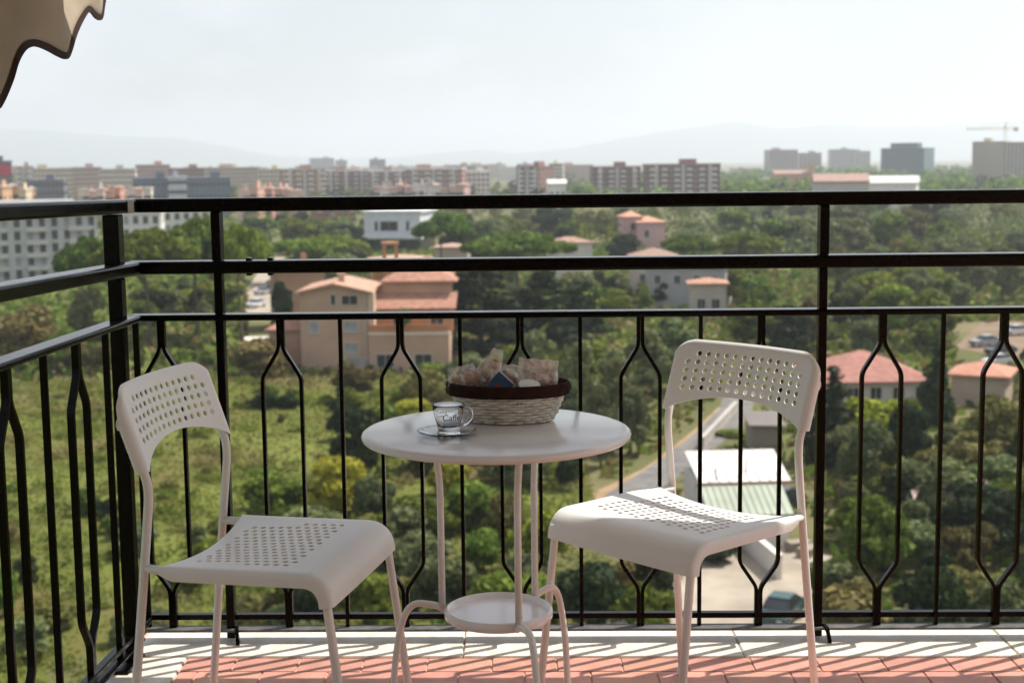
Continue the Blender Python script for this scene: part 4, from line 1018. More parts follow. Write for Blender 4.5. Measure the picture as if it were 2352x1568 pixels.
wall_box(ph, (-W2 - 2.2, 5, 2.4), (4.2, 6, 4.8), (.42, .25, .17), 'left_wing'); hip_roof(ph, -W2 - 4.4, -W2 - .1, 2, 8, 4.8, 1.2, (.40, .20, .14), .4, name='left_wing_roof')
g = ground_at(921, 166); t = tree('bush_mid', g[0] + .3, g[1] + 3.0, 2.5, 2.2, 'round potted shrub on the terrace of the peach house', None, GZ + 5.6)
# ---- neighbours of the peach house
def villa(name, px0, px1, ytop, d, depth, col, roofc, wins, label, yaw=0, hipf=.2, chim=False, group=None):
    r, w = house_root(name, px0, px1, d, label, 'house', yaw, group); H = z_at((px0 + px1) / 2, ytop, d) - GZ; hr_ = w * hipf; hw = H - hr_
    wall_box(r, (0, depth / 2, hw / 2), (w, depth, hw), col); rf = hip_roof(r, -w / 2, w / 2, 0, depth, hw, hr_, roofc)
    for fx, fz, ww, wh in wins: put_win(r, fx * w, -.01, fz * hw, ww, wh)
    for fz in (.35, .72): put_win(r, w / 2 + .01, depth * .5, fz * hw, .9, 1.3, math.pi / 2); put_win(r, -w / 2 - .01, depth * .5, fz * hw, .9, 1.3, -math.pi / 2)
    if chim:
        bm = bmesh.new(); box(bm, (w * .15, depth * .5, H + .3), (w * .1, w * .1, 1.6)); obj('chimney', bm, M['plaster'], rf, color=col)
    return r, w, hw
PINK = (.60, .38, .36)
v, w, hw = villa('pink_villa', 1462, 1528, 497, 352, 8, PINK, (.60, .32, .22), ((-.15, .72, 1.0, 1.7), (.2, .30, 1.0, 1.6)), 'pink villa with twin terracotta hipped roofs among the trees', 14, .22)
wall_box(v, (-w * .58, 5, hw * .57), (w * .62, 7, hw * 1.14), PINK, 'tower_wall'); hip_roof(v, -w * .89, -w * .27, 1.5, 8.5, hw * 1.14, 1.5, (.60, .32, .22), .5, name='tower_roof'); put_win(v, -w * .6, 1.49, hw * .9, 1.0, 1.7)
villa('garden_house', 1455, 1560, 572, 262, 9, (.50, .42, .34), (.36, .24, .18), ((-.3, .5, 1, 1.3), (.2, .5, 1, 1.3)), 'low house with brown hipped roof in front of the pink villa', 6)
villa('grey_villa', 1482, 1665, 596, 240, 10, (.36, .355, .35), (.34, .22, .17), ((-.35, .7, 1.0, 1.4), (-.1, .7, 1.0, 1.4), (.15, .7, 1.2, 1.4), (.36, .7, 1.0, 1.4), (-.3, .3, 1.2, 1.6), (.1, .3, 1.2, 1.6)), 'grey blue villa crossed by the middle rail', -8, .10)
villa('garden_pavilion', 1586, 1668, 640, 222, 5, (.46, .40, .34), (.50, .27, .18), ((-.2, .45, 1.2, 1.6), (.2, .45, 1.2, 1.6)), 'small pavilion with terracotta roof below the grey villa', 4, .16)
villa('bungalow', 1268, 1362, 545, 300, 7, (.60, .56, .50), (.40, .25, .19), ((-.2, .5, 1, 1.2), (.2, .5, 1, 1.2)), 'low white bungalow with brown roof right of the widest pine', 10, .15)
villa('tan_house', 998, 1075, 560, 318, 7, (.56, .44, .36), (.46, .30, .24), ((-.2, .5, 1.2, 1.2), (.2, .5, 1.2, 1.2)), 'tan house half hidden behind the forked umbrella pine', -6, .12)
villa('terracotta_house', 640, 750, 602, 215, 9, (.44, .26, .17), (.48, .26, .17), ((-.25, .6, 1, 1.3), (.2, .6, 1, 1.3)), 'terracotta roofed house behind the left end of the peach house', 8, .16, True)
villa('orange_house', 860, 1000, 588, 225, 10, (.50, .26, .12), (.52, .32, .23), ((-.3, .8, 1, 1.3), (.1, .8, 1, 1.3), (.42, .8, 1, 1.3)), 'orange house behind the roofs of the peach house', 4, .10)
tr_, tw_ = house_root('chimney_turret', 882, 918, 222, 'square orange chimney turret rising above the roofs', 'turret'); Ht = z_at(900, 556, 222) - GZ
for sx, sy in ((-1, 0), (1, 0), (-1, 1), (1, 1)): wall_box(tr_, (sx * tw_ * .38, sy * tw_ * .76, Ht - 1.4), (tw_ * .24, tw_ * .24, 2.8), (.52, .25, .12), 'pier')
wall_box(tr_, (0, tw_ * .38, Ht - .2), (tw_ * 1.1, tw_ * 1.1, .4), (.55, .28, .14), 'cap'); wall_box(tr_, (0, tw_ * .38, (Ht - 2.8) / 2), (tw_, tw_, Ht - 2.8), (.50, .25, .12), 'shaft')
cp, cw = house_root('carport', 556, 705, 176, 'flat white carport roof beside the peach house', 'carport'); Hc = 3.2
wall_box(cp, (0, 2, Hc), (cw * .9, 4, .35), (.68, .64, .56), 'roof_slab')
for sx in (-.4, 0, .4): wall_box(cp, (sx * cw, .4, Hc / 2 - .1), (.2, .2, Hc - .2), (.5, .45, .4), 'post')
# ---- white modern building
mb, mw = house_root('modern_building', 835, 968, 400, 'white modern building with dark glazed ground floor', 'building', -16); Hm = z_at(900, 488, 400) - GZ
wall_box(mb, (0, 9, Hm * .70), (mw, 18, Hm * .60), (.62, .63, .66)); wall_box(mb, (0, 9, Hm + .25), (mw * 1.08, 19, .5), (.75, .75, .74), 'roof'); wall_box(mb, (0, 8.2, Hm * .38), (mw * 1.1, 20, .7), (.72, .72, .70), 'canopy_slab')
wall_box(mb, (0, 9.3, Hm * .18), (mw * .98, 17, Hm * .36), (.5, .5, .5), 'glazed_base', 'pane')
for fx, ww in ((-.28, .8), (-.05, 5.0), (.28, .8)): put_win(mb, fx * mw, -.01, Hm * .66, ww, 2.6)
for fy_ in (4, 9, 14): put_win(mb, mw / 2 + .01, fy_, Hm * .66, 1.4, 2.2, math.pi / 2)
# ---- generic blocks
def block(name, label, px0, px1, ytop, d, depth, color, yaw=0, rows=5, cols=8, ww=1.2, wh=1.5, single=False, cat='building', roofc=None, balc=False, group=None, pent=True, win='pane', base=1.6, brick=None):
    r, w = house_root(name, px0, px1, d, label, cat, yaw, group); H = max(6, z_at((px0 + px1) / 2, ytop, d) - GZ)
    wall_box(r, (0, depth / 2, H / 2), (w, depth, H), color)
    wall_box(r, (0, depth / 2, H + .35), (w + .5, depth + .5, .7), roofc or [c * .9 for c in color], 'parapet')
    if pent: wall_box(r, (w * random.uniform(-.25, .25), depth * .5, H + 1.9), (w * .22, depth * .4, 2.6), [c * .95 for c in color], 'penthouse')
    fh = (H - base) / rows; bmw = bmesh.new(); bmb = bmesh.new()
    for rI in range(rows):
        z = base + fh * (rI + .55)
        for c in range(cols):
            x = (c + .5) / cols * w - w / 2
            if single: put_win(r, x, -.01, z, ww, wh, None, random.random() < .2)
            else: box(bmw, (x, -.06, z), (ww, .2, wh))
        nd = max(2, int(depth / 4.2))
        for c in range(nd):
            for sx in (-1, 1):
                yy = (c + .5) / nd * depth
                if single: put_win(r, sx * (w / 2 + .01), yy, z, ww, wh, sx * math.pi / 2)
                else: box(bmw, (sx * (w / 2 + .06), yy, z), (.2, ww, wh))
        if balc:
            for c in range(cols):
                if (c + cols) % 3 == 1: x = (c + .5) / cols * w - w / 2; box(bmb, (x, -.8, z - wh * .55), (w / cols * 1.25, 1.5, 1.0))
    if not single: prop(obj('window_rows', bmw, M[win], r), kind='stuff')
    else: bmw.free()
    if balc: prop(obj('balconies', bmb, M['whitewall'], r), kind='stuff')
    else: bmb.free()
    return r, w, H
r, w, H = block('apartment_block', 'long white apartment block at the left edge behind the railing', -190, 224, 499, 300, 12, (.50, .51, .51), 4, 5, 15, 1.15, 1.9, True, 'building', (.58, .54, .47), pent=False, base=1.0)
wall_box(r, (0, 5.8, H + .85), (w + 1.6, 14.6, .35), (.55, .50, .42), 'cornice'); wall_box(r, (w * .12, 7, H + 2.1), (w * .55, 6, 2.4), (.62, .61, .62), 'attic')
for k in range(4):
    for fx in (-.05, .17, .40): wall_box(r, (fx * w, -.6, 1.0 + (H - 1) / 5 * (k + 1)), (4.6, 1.3, .95), (.55, .54, .50), 'balcony')
block('apartment_block', 'white apartment block end showing between the corner post and the pines', 262, 372, 492, 335, 12, (.66, .64, .60), -6, 4, 5, 1.1, 1.7, True, pent=True)
block('apartment_block', 'white block half hidden right behind the tall pines', 380, 485, 484, 360, 10, (.68, .66, .60), 4, 4, 5, 1.1, 1.6, True, pent=False)
block('red_house', 'dark red apartment house under the top rail', 728, 818, 476, 520, 12, (.30, .085, .07), 10, 4, 6, 1.2, 1.5, True)
block('orange_block', 'orange and cream house beside the dark red house under the top rail', 668, 724, 476, 560, 12, (.55, .30, .18), -8, 4, 4, 1.2, 1.5, True)
BR = (.29, .175, .145); CRM = (.60, .51, .40); GRY = (.30, .31, .34); PKB = (.48, .36, .31); SLT = (.13, .16, .20)
FAR = [
 ('office_slab', 'dark grey office slab with a red sign at the far left edge', -30, 32, 366, 760, 30, (.17, .18, .20), 8, 9, 6),
 ('brick_block', 'pinkish brick block next to the dark slab at the far left', 36, 80, 378, 900, 20, PKB, 0, 7, 6),
 ('cream_block', 'long cream block behind the low grey building at the left', 76, 168, 382, 960, 18, CRM, 4, 7, 12),
 ('grey_building', 'low dark grey building with white corners above the left rail', 62, 148, 410, 700, 24, (.16, .16, .19), -4, 4, 9),
 ('brown_block', 'brown block in the far town left of the cream and grey row', 172, 236, 380, 1000, 18, PKB, 8, 7, 9),
 ('cream_block', 'cream block with grey roof left of the slate factory', 232, 312, 384, 940, 18, CRM, -5, 6, 10),
 ('pink_block', 'pink block topped by a higher roof behind the slate factory', 318, 392, 374, 1050, 18, (.52, .33, .30), 3, 8, 9),
 ('slate_factory', 'long slate blue factory, left half beside the white gridded bay', 310, 392, 406, 660, 30, SLT, 0, 3, 8),
 ('glazed_bay', 'white gridded glass bay in the middle of the slate factory', 390, 432, 403, 656, 28, (.45, .48, .52), 0, 4, 8),
 ('slate_factory', 'long slate blue factory, right half beside the white gridded bay', 431, 530, 405, 660, 30, SLT, 0, 3, 10),
 ('brown_block', 'dark brown block above the slate factory', 398, 470, 382, 1000, 18, BR, 6, 7, 9),
 ('tan_block', 'long tan block running right above the slate factory', 468, 600, 380, 1080, 16, (.50, .40, .32), 2, 7, 18),
 ('cream_block', 'cream block between the tan block and the orange brick block', 596, 656, 384, 1000, 16, CRM, -6, 6, 7),
 ('brick_block', 'orange brick block with grey roof left of the round dark tree', 655, 748, 384, 900, 20, (.46, .25, .18), 10, 6, 10),
 ('pale_tower', 'pale far tower, broader one of the two left of centre', 716, 768, 358, 2100, 30, (.55, .54, .56), 5, 12, 8),
 ('pale_tower', 'pale far tower, narrower one of the two left of centre', 774, 798, 363, 2100, 25, (.45, .44, .46), 5, 11, 4),
 ('grey_tower', 'single dark grey tower standing alone on the skyline left of centre', 850, 886, 361, 1900, 28, (.26, .27, .30), 0, 11, 6),
 ('brick_block', 'long brick and grey block left of the white roofed block', 748, 845, 387, 980, 18, BR, 3, 6, 13),
 ('brick_block', 'grey topped brick block joined to the white roofed block', 846, 932, 388, 960, 18, (.28, .20, .19), -3, 6, 11),
 ('brick_block', 'brick block with white roof and pale balconies in the centre of the skyline', 932, 1062, 383, 900, 22, (.40, .24, .19), -8, 6, 14),
 ('white_block', 'small white block right of the white roofed brick block', 1064, 1126, 390, 920, 18, (.66, .58, .55), 6, 5, 6),
 ('brick_tower', 'brick tower block with white balconies standing alone on the skyline', 1184, 1240, 379, 760, 20, BR, -24, 8, 6),
 ('pink_block', 'long pink far block right of the lone brick tower', 1275, 1362, 374, 1500, 20, (.58, .40, .35), 4, 7, 12),
 ('brick_block', 'brick slab with grey bays, left of the two right of centre', 1364, 1472, 379, 800, 18, (.27, .16, .15), 8, 7, 12),
 ('brick_block', 'long brick slab with pale strips, right of the two right of centre', 1484, 1654, 373, 760, 18, BR, 7, 7, 18),
 ('brown_tower', 'brown tower leftmost of the four towers before the hills', 1768, 1832, 339, 1900, 34, (.36, .22, .21), 14, 16, 8),
 ('brown_tower', 'second brown tower of the four towers before the hills', 1836, 1886, 346, 1950, 34, (.36, .24, .23), 10, 16, 6),
 ('grey_tower', 'third tower of the four before the hills, greyish brown', 1908, 1960, 338, 2150, 34, (.34, .28, .29), 8, 16, 7),
 ('grey_tower', 'fourth tower of the four before the hills, greyish brown', 1956, 1998, 342, 2150, 34, (.36, .27, .27), 12, 16, 5),
 ('glass_office', 'dark green glass office building with roof plant at the right', 2022, 2120, 336, 1300, 40, (.13, .22, .23), -14, 12, 16),
 ('concrete_tower', 'broad concrete tower block near the right edge, left one by the crane', 2232, 2306, 321, 1050, 24, (.56, .49, .40), -10, 14, 12),
 ('concrete_tower', 'concrete tower block cut by the right edge beside the crane', 2304, 2420, 322, 1000, 24, (.52, .46, .40), -6, 14, 14),
 ('orange_church', 'low orange building with a small tower before the far trees at the right', 1780, 1866, 402, 900, 18, (.56, .33, .20), 6, 2, 8),
 ('warehouse', 'long low warehouse with red roof just above the top rail at the right', 1872, 1992, 421, 560, 22, (.50, .46, .42), 4, 1, 8),
 ('white_shed', 'white industrial shed roof just above the top rail at the far right', 1990, 2100, 424, 580, 20, (.72, .70, .68), -4, 1, 8),
 ('white_shed', 'small white house just above the top rail right of the lone brick tower', 1262, 1300, 426, 560, 12, (.72, .70, .67), 4, 2, 3),
]
for nm, lb, x0_, x1_, yt, d, dep, col, yaw, rw, cl in FAR:
    rc = (.72, .70, .66) if 'white roof' in lb else ((.45, .19, .14) if 'red roof' in lb else ((.34, .35, .37) if 'grey roof' in lb or 'grey topped' in lb else None))
    tall = 'tower' in nm; low = rw <= 2
    r, w, H = block(nm, lb, x0_, x1_, yt + (6 if not low else 0), d, dep, col, yaw, rw, cl, (x1_ - x0_) / FPX * d / cl * (.85 if nm in ('glass_office', 'glazed_bay') else .5), 1.6 if not low else 1.2, False, 'building', rc, 'balcon' in lb or nm == 'brick_block', pent=not low)
    if nm == 'office_slab': wall_box(r, (w * .22, -.25, H - 4.5), (w * .5, .3, 6.5), (.42, .03, .06), 'sign_panel')
    if nm == 'glass_office':
        wall_box(r, (0, 14, H + 3), (w * .62, 18, 4.6), (.12, .13, .14), 'roof_plant')
    if 'red roof' in lb or low: hip_roof(r, -w / 2, w / 2, 0, dep, H + .6, dep * .14, (.40, .26, .21) if 'shed' not in nm else (.74, .73, .71), .6, gable=True)
    if nm == 'orange_church': wall_box(r, (w * .46, 3, H + 3), (5, 5, 8), (.60, .42, .27), 'bell_tower')
    if nm == 'brick_block' or nm == 'brick_tower':
        for fx in (-.36, .0, .36): wall_box(r, (fx * w, -.25, H / 2), (1.8, .5, H), (.50, .47, .45), 'stair_strip')
# rows of little houses just above the top rail
random.seed(33)
ORDN = ('first', 'second', 'third', 'fourth', 'fifth', 'sixth', 'seventh', 'eighth', 'ninth', 'tenth', 'eleventh', 'twelfth')
for rn, xa, xb, yt, d, cols_, n_ in (('pale pink', 862, 1066, 431, 600, ((.58, .45, .43), (.62, .52, .48), (.52, .36, .33), (.64, .58, .54)), 12), ('salmon', 560, 704, 437, 620, ((.60, .36, .28), (.55, .28, .22), (.62, .46, .36)), 8), ('yellow', -20, 84, 434, 560, ((.60, .43, .23), (.56, .34, .20), (.62, .50, .34)), 6), ('white and red', 192, 352, 438, 600, ((.64, .55, .48), (.58, .30, .22), (.62, .44, .34)), 9)):
    for i in range(n_):
        w_ = (xb - xa) / n_; x_ = xa + w_ * i + random.uniform(-2, 2); yy = yt + random.uniform(-4, 5); dd = d + random.uniform(-25, 45); col = random.choice(cols_)
        r, w, H = block('row_house', ORDN[i] + ' house from the left in the ' + rn + ' row above the top rail', x_, x_ + w_ * random.uniform(.75, 1.05), yy, dd, random.uniform(8, 12), col, random.uniform(-25, 25), 2, 3, .9, 1.2, False, 'house', None, False, rn + ' houses above the rail', pent=random.random() < .5)
        if random.random() < .6: hip_roof(r, -w / 2, w / 2, 0, 9, H + .6, random.uniform(.8, 1.6), random.choice(((.36, .22, .17), (.42, .30, .25), (.34, .27, .23))), .4)
# more of the town behind, smaller
random.seed(21)
for i in range(46):
    px = -60 + 1340 * (i + random.random()) / 46; d = random.uniform(1250, 2300); col = random.choice((CRM, PKB, (.58, .47, .40), (.50, .42, .38), (.60, .55, .50), BR))
    wpx = random.uniform(26, 58); yt = random.uniform(377, 386) + (1176 - px) * .0115
    block('town_block', random.choice(('pale', 'tan', 'brownish')) + ' apartment block in the far town under the left hills', px - wpx / 2, px + wpx / 2, yt, d, 16, col, random.uniform(-20, 20), 6, 7, 1.8, 1.5, False, 'building', None, False, 'far town blocks')
random.seed(5)
# ---- low buildings on the right
def shed_roof(parent, pts, th, color, name, mat='plaster'):
    bm = bmesh.new(); t = [bm.verts.new(p) for p in pts]; b = [bm.verts.new((p[0], p[1], p[2] - th)) for p in pts]; bm.faces.new(t); bm.faces.new(b[::-1])
    for k in range(4): bm.faces.new((b[k], b[(k + 1) % 4], t[(k + 1) % 4], t[k]))
    bmesh.ops.recalc_face_normals(bm, faces=bm.faces); return obj(name, bm, M[mat], parent, color=color)
lr, lw = house_root('red_roofed_house', 1872, 2150, 142, 'long low house with faded red tiled roof behind the right railing', 'house', 16); Hl = 2.5
wall_box(lr, (0, 5.5, Hl / 2), (lw * .92, 11, Hl), (.55, .50, .44)); hip_roof(lr, -lw * .46, lw * .46, 0, 11, Hl, 2.6, (.40, .19, .15), .6)
for k in range(5): put_win(lr, (-.38 + .19 * k) * lw, -.01, 1.4, 1.1, 1.2)
lr, lw = house_root('red_roofed_shed', 2178, 2312, 142, 'small shed with orange tiled roof near the right edge', 'shed', -8)
wall_box(lr, (0, 3, 1.5), (lw * .9, 6, 3.0), (.46, .36, .28)); hip_roof(lr, -lw * .45, lw * .45, 0, 6, 3.0, 1.2, (.52, .25, .17), .5)
# white roofed workshop by the courtyard
ws, ww_ = house_root('workshop', 1606, 1812, 93, 'workshop with white sheet roof and pale green lean-to beside the courtyard', 'workshop', 14)
hw_ = ww_ / 2; zr = 3.6
wall_box(ws, (0, 3.6, zr / 2 - .1), (ww_ * .95, 5.6, zr - .2), (.60, .57, .52)); shed_roof(ws, [(-hw_, .6, zr), (hw_ + .4, .6, zr), (hw_ + 1.0, 7.4, zr + .75), (-hw_ + .4, 7.4, zr + .75)], .14, (.66, .61, .58), 'sheet_roof')
wall_box(ws, (.2, .55, zr - .12), (ww_ + .9, .12, .22), (.34, .24, .18), 'gutter')
shed_roof(ws, [(-hw_ - .3, -3.7, zr - 1.2), (hw_ - .6, -3.7, zr - 1.2), (hw_ - .3, .5, zr - .2), (-hw_, .5, zr - .2)], .10, (.36, .39, .31), 'green_roof')
wall_box(ws, (-.4, -1.5, (zr - 1.25) / 2), (ww_ * .86, 3.4, zr - 1.25), (.64, .60, .55), 'lean_to_wall')
for yy in (-1.4, 2.2, 4.6): put_win(ws, hw_ * (.95 if yy > 0 else .86) - .35 * (yy < 0) + .02, yy, 1.5, .9, 1.8, math.pi / 2)
put_win(ws, -1.2, -3.21, 1.2, 1.4, 1.5)
for k in (-.6, .25): wall_box(ws, (k * hw_, 2 + 2 * k, zr + .55), (.08, .08, .9), (.3, .3, .3), 'vent_pipe')
for k in range(1, 9):
    fx = -hw_ + (ww_ + .4) * k / 9; bm = bmesh.new(); ribbon(bm, [(fx, .58, zr + .03), (fx + .45, 7.42, zr + .78)], .07, .07, 0, (0, 0, 1)); obj('roof_seam', bm, M['plaster'], ws, color=(.58, .53, .50))
for k in range(1, 12):
    fx = -hw_ - .3 + (ww_ - .3) * k / 12; bm = bmesh.new(); ribbon(bm, [(fx, -3.7, zr - 1.17), (fx + .25, .5, zr - .17)], .06, .06, 0, (0, 0, 1)); obj('roof_seam', bm, M['plaster'], ws, color=(.33, .36, .28))
bm = bmesh.new(); box(bm, (hw_ * .95 + .04, 3.4, 1.05), (.08, 1.0, 2.1)); obj('door', bm, M['bark'], ws)
random.seed(77)
for i, (px, py, lb) in enumerate(((1835, 1262, 'low stack of grey boards beside the courtyard wall, left one'), (1858, 1275, 'low stack of grey boards beside the courtyard wall, right one'))):
    q = at_z(px, py, GZ); st = empty('board_stack', (q[0], q[1], GZ + .012), R_(20 + 30 * i), lb, 'boards')
    for k in range(5): bm = bmesh.new(); box(bm, (random.uniform(-.05, .05), random.uniform(-.05, .05), .06 + .12 * k), (1.6, .9, .10)); obj('board', bm, M['plaster'], st, color=(.30, .25, .20))
sh, sw = house_root('garden_hut', 1722, 1802, 121, 'little hut with dark sloping roof behind the workshop', 'hut', 12)
wall_box(sh, (0, 1.6, 1.1), (sw * .9, 2.8, 2.2), (.30, .25, .20)); shed_roof(sh, [(-sw * .55, -.2, 2.3), (sw * .55, -.2, 2.2), (sw * .55, 3.4, 2.9), (-sw * .55, 3.4, 2.9)], .1, (.19, .165, .15), 'roof')
for px0, px1, d, lb in ((2030, 2085, 92, 'pale pinkish low roof in the bushes right of the right chair'), (2150, 2240, 95, 'low pale roof half hidden in the bushes near the right edge')):
    r, w = house_root('garden_shed', px0, px1, d, lb, 'shed', -10); wall_box(r, (0, 1.5, 1.0), (w * .92, 3, 2.0), (.42, .33, .28)); shed_roof(r, [(-w * .55, -.3, 2.05), (w * .55, -.3, 2.05), (w * .55, 3.4, 2.6), (-w * .55, 3.4, 2.6)], .1, (.46, .34, .30), 'roof')
# garden walls
def wall_run(px0, py0, px1, py1, h, col, label):
    a, b = at_z(px0, py0, GZ), at_z(px1, py1, GZ); d = b - a; bm = bmesh.new(); L = float(np.hypot(d[0], d[1])); box(bm, (0, 0, h / 2), (L, .3, h)); box(bm, (0, 0, h + .06), (L + .1, .42, .12))
    o = obj('garden_wall', bm, M['plaster'], None, color=col, loc=((a[0] + b[0]) / 2, (a[1] + b[1]) / 2, GZ)); o.rotation_euler = (0, 0, math.atan2(d[1], d[0])); prop(o, label, 'wall')
wall_run(1612, 1030, 1690, 945, .9, (.40, .37, .33), 'pale wall along the right side of the lane')
wall_run(1700, 1250, 1790, 1330, 1.4, (.66, .60, .54), 'pale low wall running from the workshop into the courtyard')
wall_run(1330, 1390, 1440, 1340, .9, (.52, .44, .37), 'low tan wall left of the courtyard below the table')
# ---- crane
cg = ground_at(2305, 1150); cr_ = empty('tower_crane', (cg[0], cg[1], GZ), face_to_eye(cg[0], cg[1]), 'yellow tower crane above the concrete towers at the right', 'crane'); Hcr = z_at(2305, 297, 1150) - GZ
def lattice(bm, p, q, wd, n):
    p, q = Vector(p), Vector(q); ax = (q - p).normalized(); u = ax.cross(Vector((0, 1, 0))).normalized() if abs(ax.y) < .9 else Vector((1, 0, 0)); v = ax.cross(u)
    for a, b in ((1, 1), (1, -1), (-1, 1), (-1, -1)): tube(bm, [p + (u * a + v * b) * wd / 2, q + (u * a + v * b) * wd / 2], .16, 4)
    for i in range(n):
        s = p.lerp(q, i / n); e = p.lerp(q, (i + 1) / n); k = 1 if i % 2 else -1
        for b in (1, -1): tube(bm, [s + (u * k + v * b) * wd / 2, e + (-u * k + v * b) * wd / 2], .1, 4)
MC = pmat('crane_paint', (.55, .44, .24), .5, .4)
bm = bmesh.new(); lattice(bm, (0, 0, 0), (0, 0, Hcr), 1.9, 26); obj('mast', bm, MC, cr_)
bm = bmesh.new(); lattice(bm, (-30, 0, Hcr + .6), (9, 0, Hcr + .6), 1.3, 26); obj('jib', bm, MC, cr_)
bm = bmesh.new(); box(bm, (8, 0, Hcr - .2), (3.4, 2, 3.0)); obj('counterweight', bm, M['concrete'], cr_)
bm = bmesh.new(); tube(bm, [(0, 0, Hcr), (0, 0, Hcr + 6)], [.7, .2], 4); tube(bm, [(0, 0, Hcr + 6), (-20, 0, Hcr + 1)], .08, 4); tube(bm, [(0, 0, Hcr + 6), (8, 0, Hcr + 1)], .08, 4); obj('apex', bm, MC, cr_)
# ---- poles
def pole(px, py, h, label, r=.09, arm=False):
    p = at_z(px, py, GZ); bm = bmesh.new(); tube(bm, [(0, 0, 0), (0, 0, h)], [r, r * .7], 8)
    if arm: box(bm, (0, 0, h - .4), (1.6, .12, .12))
    o = obj('utility_pole', bm, M['concrete'], None, loc=(p[0], p[1], GZ)); prop(o, label, 'pole')
pole(1424, 1128, 6.5, 'slim grey pole beside the lane just right of the table'); pole(1606, 1040, 4.2, 'short white pole by the lane behind the right chair', .14); pole(1652, 700, 9, 'tall pole in front of the grey villa', .12, True); pole(1605, 690, 7, 'shorter pole in front of the grey villa pavilion', .1, True)
# ---- cars
def car_meshes():
    L, Wd = 4.1, 1.7; secs = []                       # side profile, lofted across the width
    body = [(-2.05, .35), (-2.05, .72), (-1.95, .84), (-.95, .95), (1.15, .98), (1.95, .92), (2.05, .70), (2.05, .35)]
    cabin = [(-1.0, .93), (-.45, 1.40), (.85, 1.44), (1.75, .96)]
    def loft(prof_, w0, w1, name, mat, taper):
        bm = bmesh.new(); a = []; b = []
        for x, z in prof_:
            k = w1 if z > taper else w0
            a.append(bm.verts.new((x, -k / 2, z))); b.append(bm.verts.new((x, k / 2, z)))
        n = len(prof_); bm.faces.new(a[::-1]); bm.faces.new(b)
        for i in range(n): bm.faces.new((a[i], a[(i + 1) % n], b[(i + 1) % n], b[i]))
        bmesh.ops.recalc_face_normals(bm, faces=bm.faces); bmesh.ops.bevel(bm, geom=list(bm.edges), offset=.05, segments=2, affect='EDGES'); return mesh_of(name, bm, mat, False)
    bd = loft(body, Wd, Wd - .04, 'body', M['paint'], .8); gl = loft(cabin, Wd - .12, Wd - .42, 'windows', M['pane'], 1.2)
    bm = bmesh.new(); box(bm, (.2, 0, 1.445), (1.25, 1.22, .05), bev=.02); rfm = mesh_of('roof', bm, M['paint'])
    bm = bmesh.new()
    for k in range(16): pass
    r = bmesh.ops.create_cone(bm, cap_ends=True, segments=16, radius1=.31, radius2=.31, depth=.2); bmesh.ops.rotate(bm, verts=r['verts'], matrix=Matrix.Rotation(math.pi / 2, 3, 'X')); wh = mesh_of('wheel', bm, M['rubber'])
    bm = bmesh.new(); r = bmesh.ops.create_cone(bm, cap_ends=True, segments=12, radius1=.19, radius2=.19, depth=.215); bmesh.ops.rotate(bm, verts=r['verts'], matrix=Matrix.Rotation(math.pi / 2, 3, 'X')); rim = mesh_of('rim', bm, M['chrome'])
    bm = bmesh.new(); box(bm, (0, 0, 0), (.06, .32, .14), bev=.02); hl = mesh_of('headlight', bm, M['chrome'])
    return bd, gl, rfm, wh, rim, hl
CM = car_meshes()
def car(px, py, rz, color, label, group='parked cars', big=1.0):
    p = at_z(px, py, GZ); r = empty('parked_car', (p[0], p[1], GZ + .03), R_(rz), label, 'car', group); r.scale = (big, big, big)
    link('body', CM[0], r, color=color); link('windows', CM[1], r); link('roof', CM[2], r, color=color)
    for x in (-1.3, 1.3):
        for y in (-.78, .78):
            o = link('wheel', CM[3], r, (x, y, .31)); link('rim', CM[4], o)
    for y in (-.58, .58): link('headlight', CM[5], r, (-2.05, y, .66)); link('headlight', CM[5], r, (2.05, y, .68))
car(1792, 1428, 62, (.012, .05, .045), 'dark green car parked in the courtyard at the foot of the railing')
car(1792, 1168, 50, (.02, .02, .025), 'black car parked against the right side of the workshop')
car(588, 706, 66, (.60, .60, .60), 'white car on the side street, nearest of the three by the pines', 'cars on the side street')
car(604, 676, 66, (.35, .36, .38), 'silver car on the side street, middle of the three', 'cars on the side street')
car(622, 660, 66, (.07, .08, .10), 'dark car on the side street, farthest of the three', 'cars on the side street')
car(2262, 795, 20, (.30, .32, .35), 'grey car at the left end of the dirt car park', 'cars in the car park')
car(2298, 815, 24, (.05, .06, .07), 'dark car in front of the grey one in the dirt car park', 'cars in the car park')
car(2330, 770, 15, (.62, .62, .62), 'white car at the right edge of the dirt car park', 'cars in the car park')
car(2290, 840, 30, (.55, .55, .52), 'pale car lowest in the dirt car park', 'cars in the car park')

# ================================================================== HAZE
hz = bpy.data.materials.new('haze_air'); hz.use_nodes = True; t = hz.node_tree; t.nodes.clear(); o_ = t.nodes.new('ShaderNodeOutputMaterial'); pv = t.nodes.new('ShaderNodeVolumePrincipled')
pv.inputs['Color'].default_value = (.87, .925, 1.0, 1); pv.inputs['Density'].default_value = HAZE_DENSITY; pv.inputs['Anisotropy'].default_value = .35
t.links.new(pv.outputs['Volume'], o_.inputs['Volume'])
bm = bmesh.new(); box(bm, (0, 0, (GZ - 1 + 460) / 2), (42000, 42000, 460 - GZ + 1)); prop(obj('haze', bm, hz), kind='stuff')

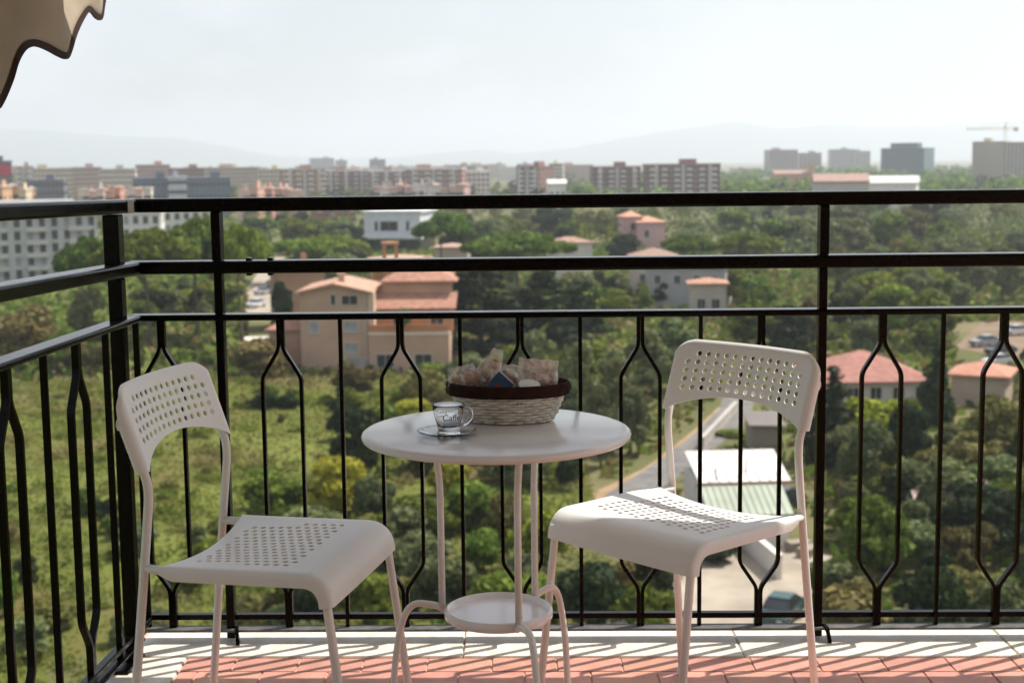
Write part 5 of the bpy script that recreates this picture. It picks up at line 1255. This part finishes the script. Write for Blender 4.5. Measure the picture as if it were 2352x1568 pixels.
# ================================================================== each tree's label says which one it is
ZONES = [(245, 'left of the corner post'), (505, 'between the corner post and first post'), (660, 'just right of the first post'), (830, 'left of the table'), (1030, 'behind the glass cup'), (1190, 'behind the basket, left half'), (1310, 'behind the basket, right half'),
         (1440, 'just right of the table'), (1540, 'left of the right chair'), (1700, 'behind the right chair, left half'), (1880, 'behind the right chair, right half'), (2015, 'just right of the second post'), (2155, 'beside the right forked bar'), (9999, 'at the right edge')]
SHORT = {'bushes at the lower right': 'bush low', 'bushes below the railing': 'bush low below the rail', 'trees of the olive wood': 'tree of the olive wood', 'trees near the red roofs': 'tree near the red roofs', 'trees of the wooded rise': 'tree under the top rail',
         'garden trees among the villas': 'garden tree among the villas', 'trees behind the villas': 'tree beyond the villas', 'trees on the slope behind the table': 'tree on the slope', 'trees under the umbrella pines': 'tree under the pines', 'bushes before the pine trunks': 'bush before the pine trunks', 'trees behind the umbrella pines': 'tree behind the pines',
         'bushes at the foot of the meadow': 'bush at the meadow foot', 'low bushes in the meadow': 'bush in the meadow', 'bushes at the foot of the peach house': 'bush below the peach house', 'trees round the white modern building': 'tree round the modern building', 'grey green trees above the lane': 'slender tree above the lane', 'far town blocks': 'block in the far town'}
bpy.context.view_layer.update()
buckets = {}
for o in S.objects:
    if o.parent is None and o.get('group') in SHORT:
        d = np.array(o.location) - EYE; px = CX + FPX * float(d @ _R) / float(d @ _F)
        if o['group'] == 'far town blocks': colr = o['label'].split()[0]; size = ''
        else:
            m = next((c for c in ('mid green', 'grey green', 'dark green', 'yellow green', 'brownish') if c in o['label']), 'green'); colr = m
            size = ''
        zone = next(z for lim, z in ZONES if px < lim); buckets.setdefault((o['group'], colr, zone), []).append((float(d[1]), o.scale[2], o))
ORD = {2: ('nearer', 'farther'), 3: ('nearest', 'middle', 'farthest')}
for (grp, colr, zone), lst in buckets.items():
    lst.sort(key=lambda q: q[0]); n = len(lst)
    for i, (_, _, o) in enumerate(lst):
        w = '' if n == 1 else (ORD[n][i] if n in ORD else ('nearest', 'second nearest', 'third nearest', 'fourth nearest', 'fifth nearest', 'sixth nearest', 'seventh nearest', 'eighth nearest', 'ninth nearest', 'tenth nearest', 'eleventh nearest', 'twelfth nearest', 'thirteenth nearest', 'fourteenth nearest', 'farthest')[min(i, 14)])
        o['label'] = ' '.join(f'{w} {colr} {SHORT[grp]} {zone}'.split())
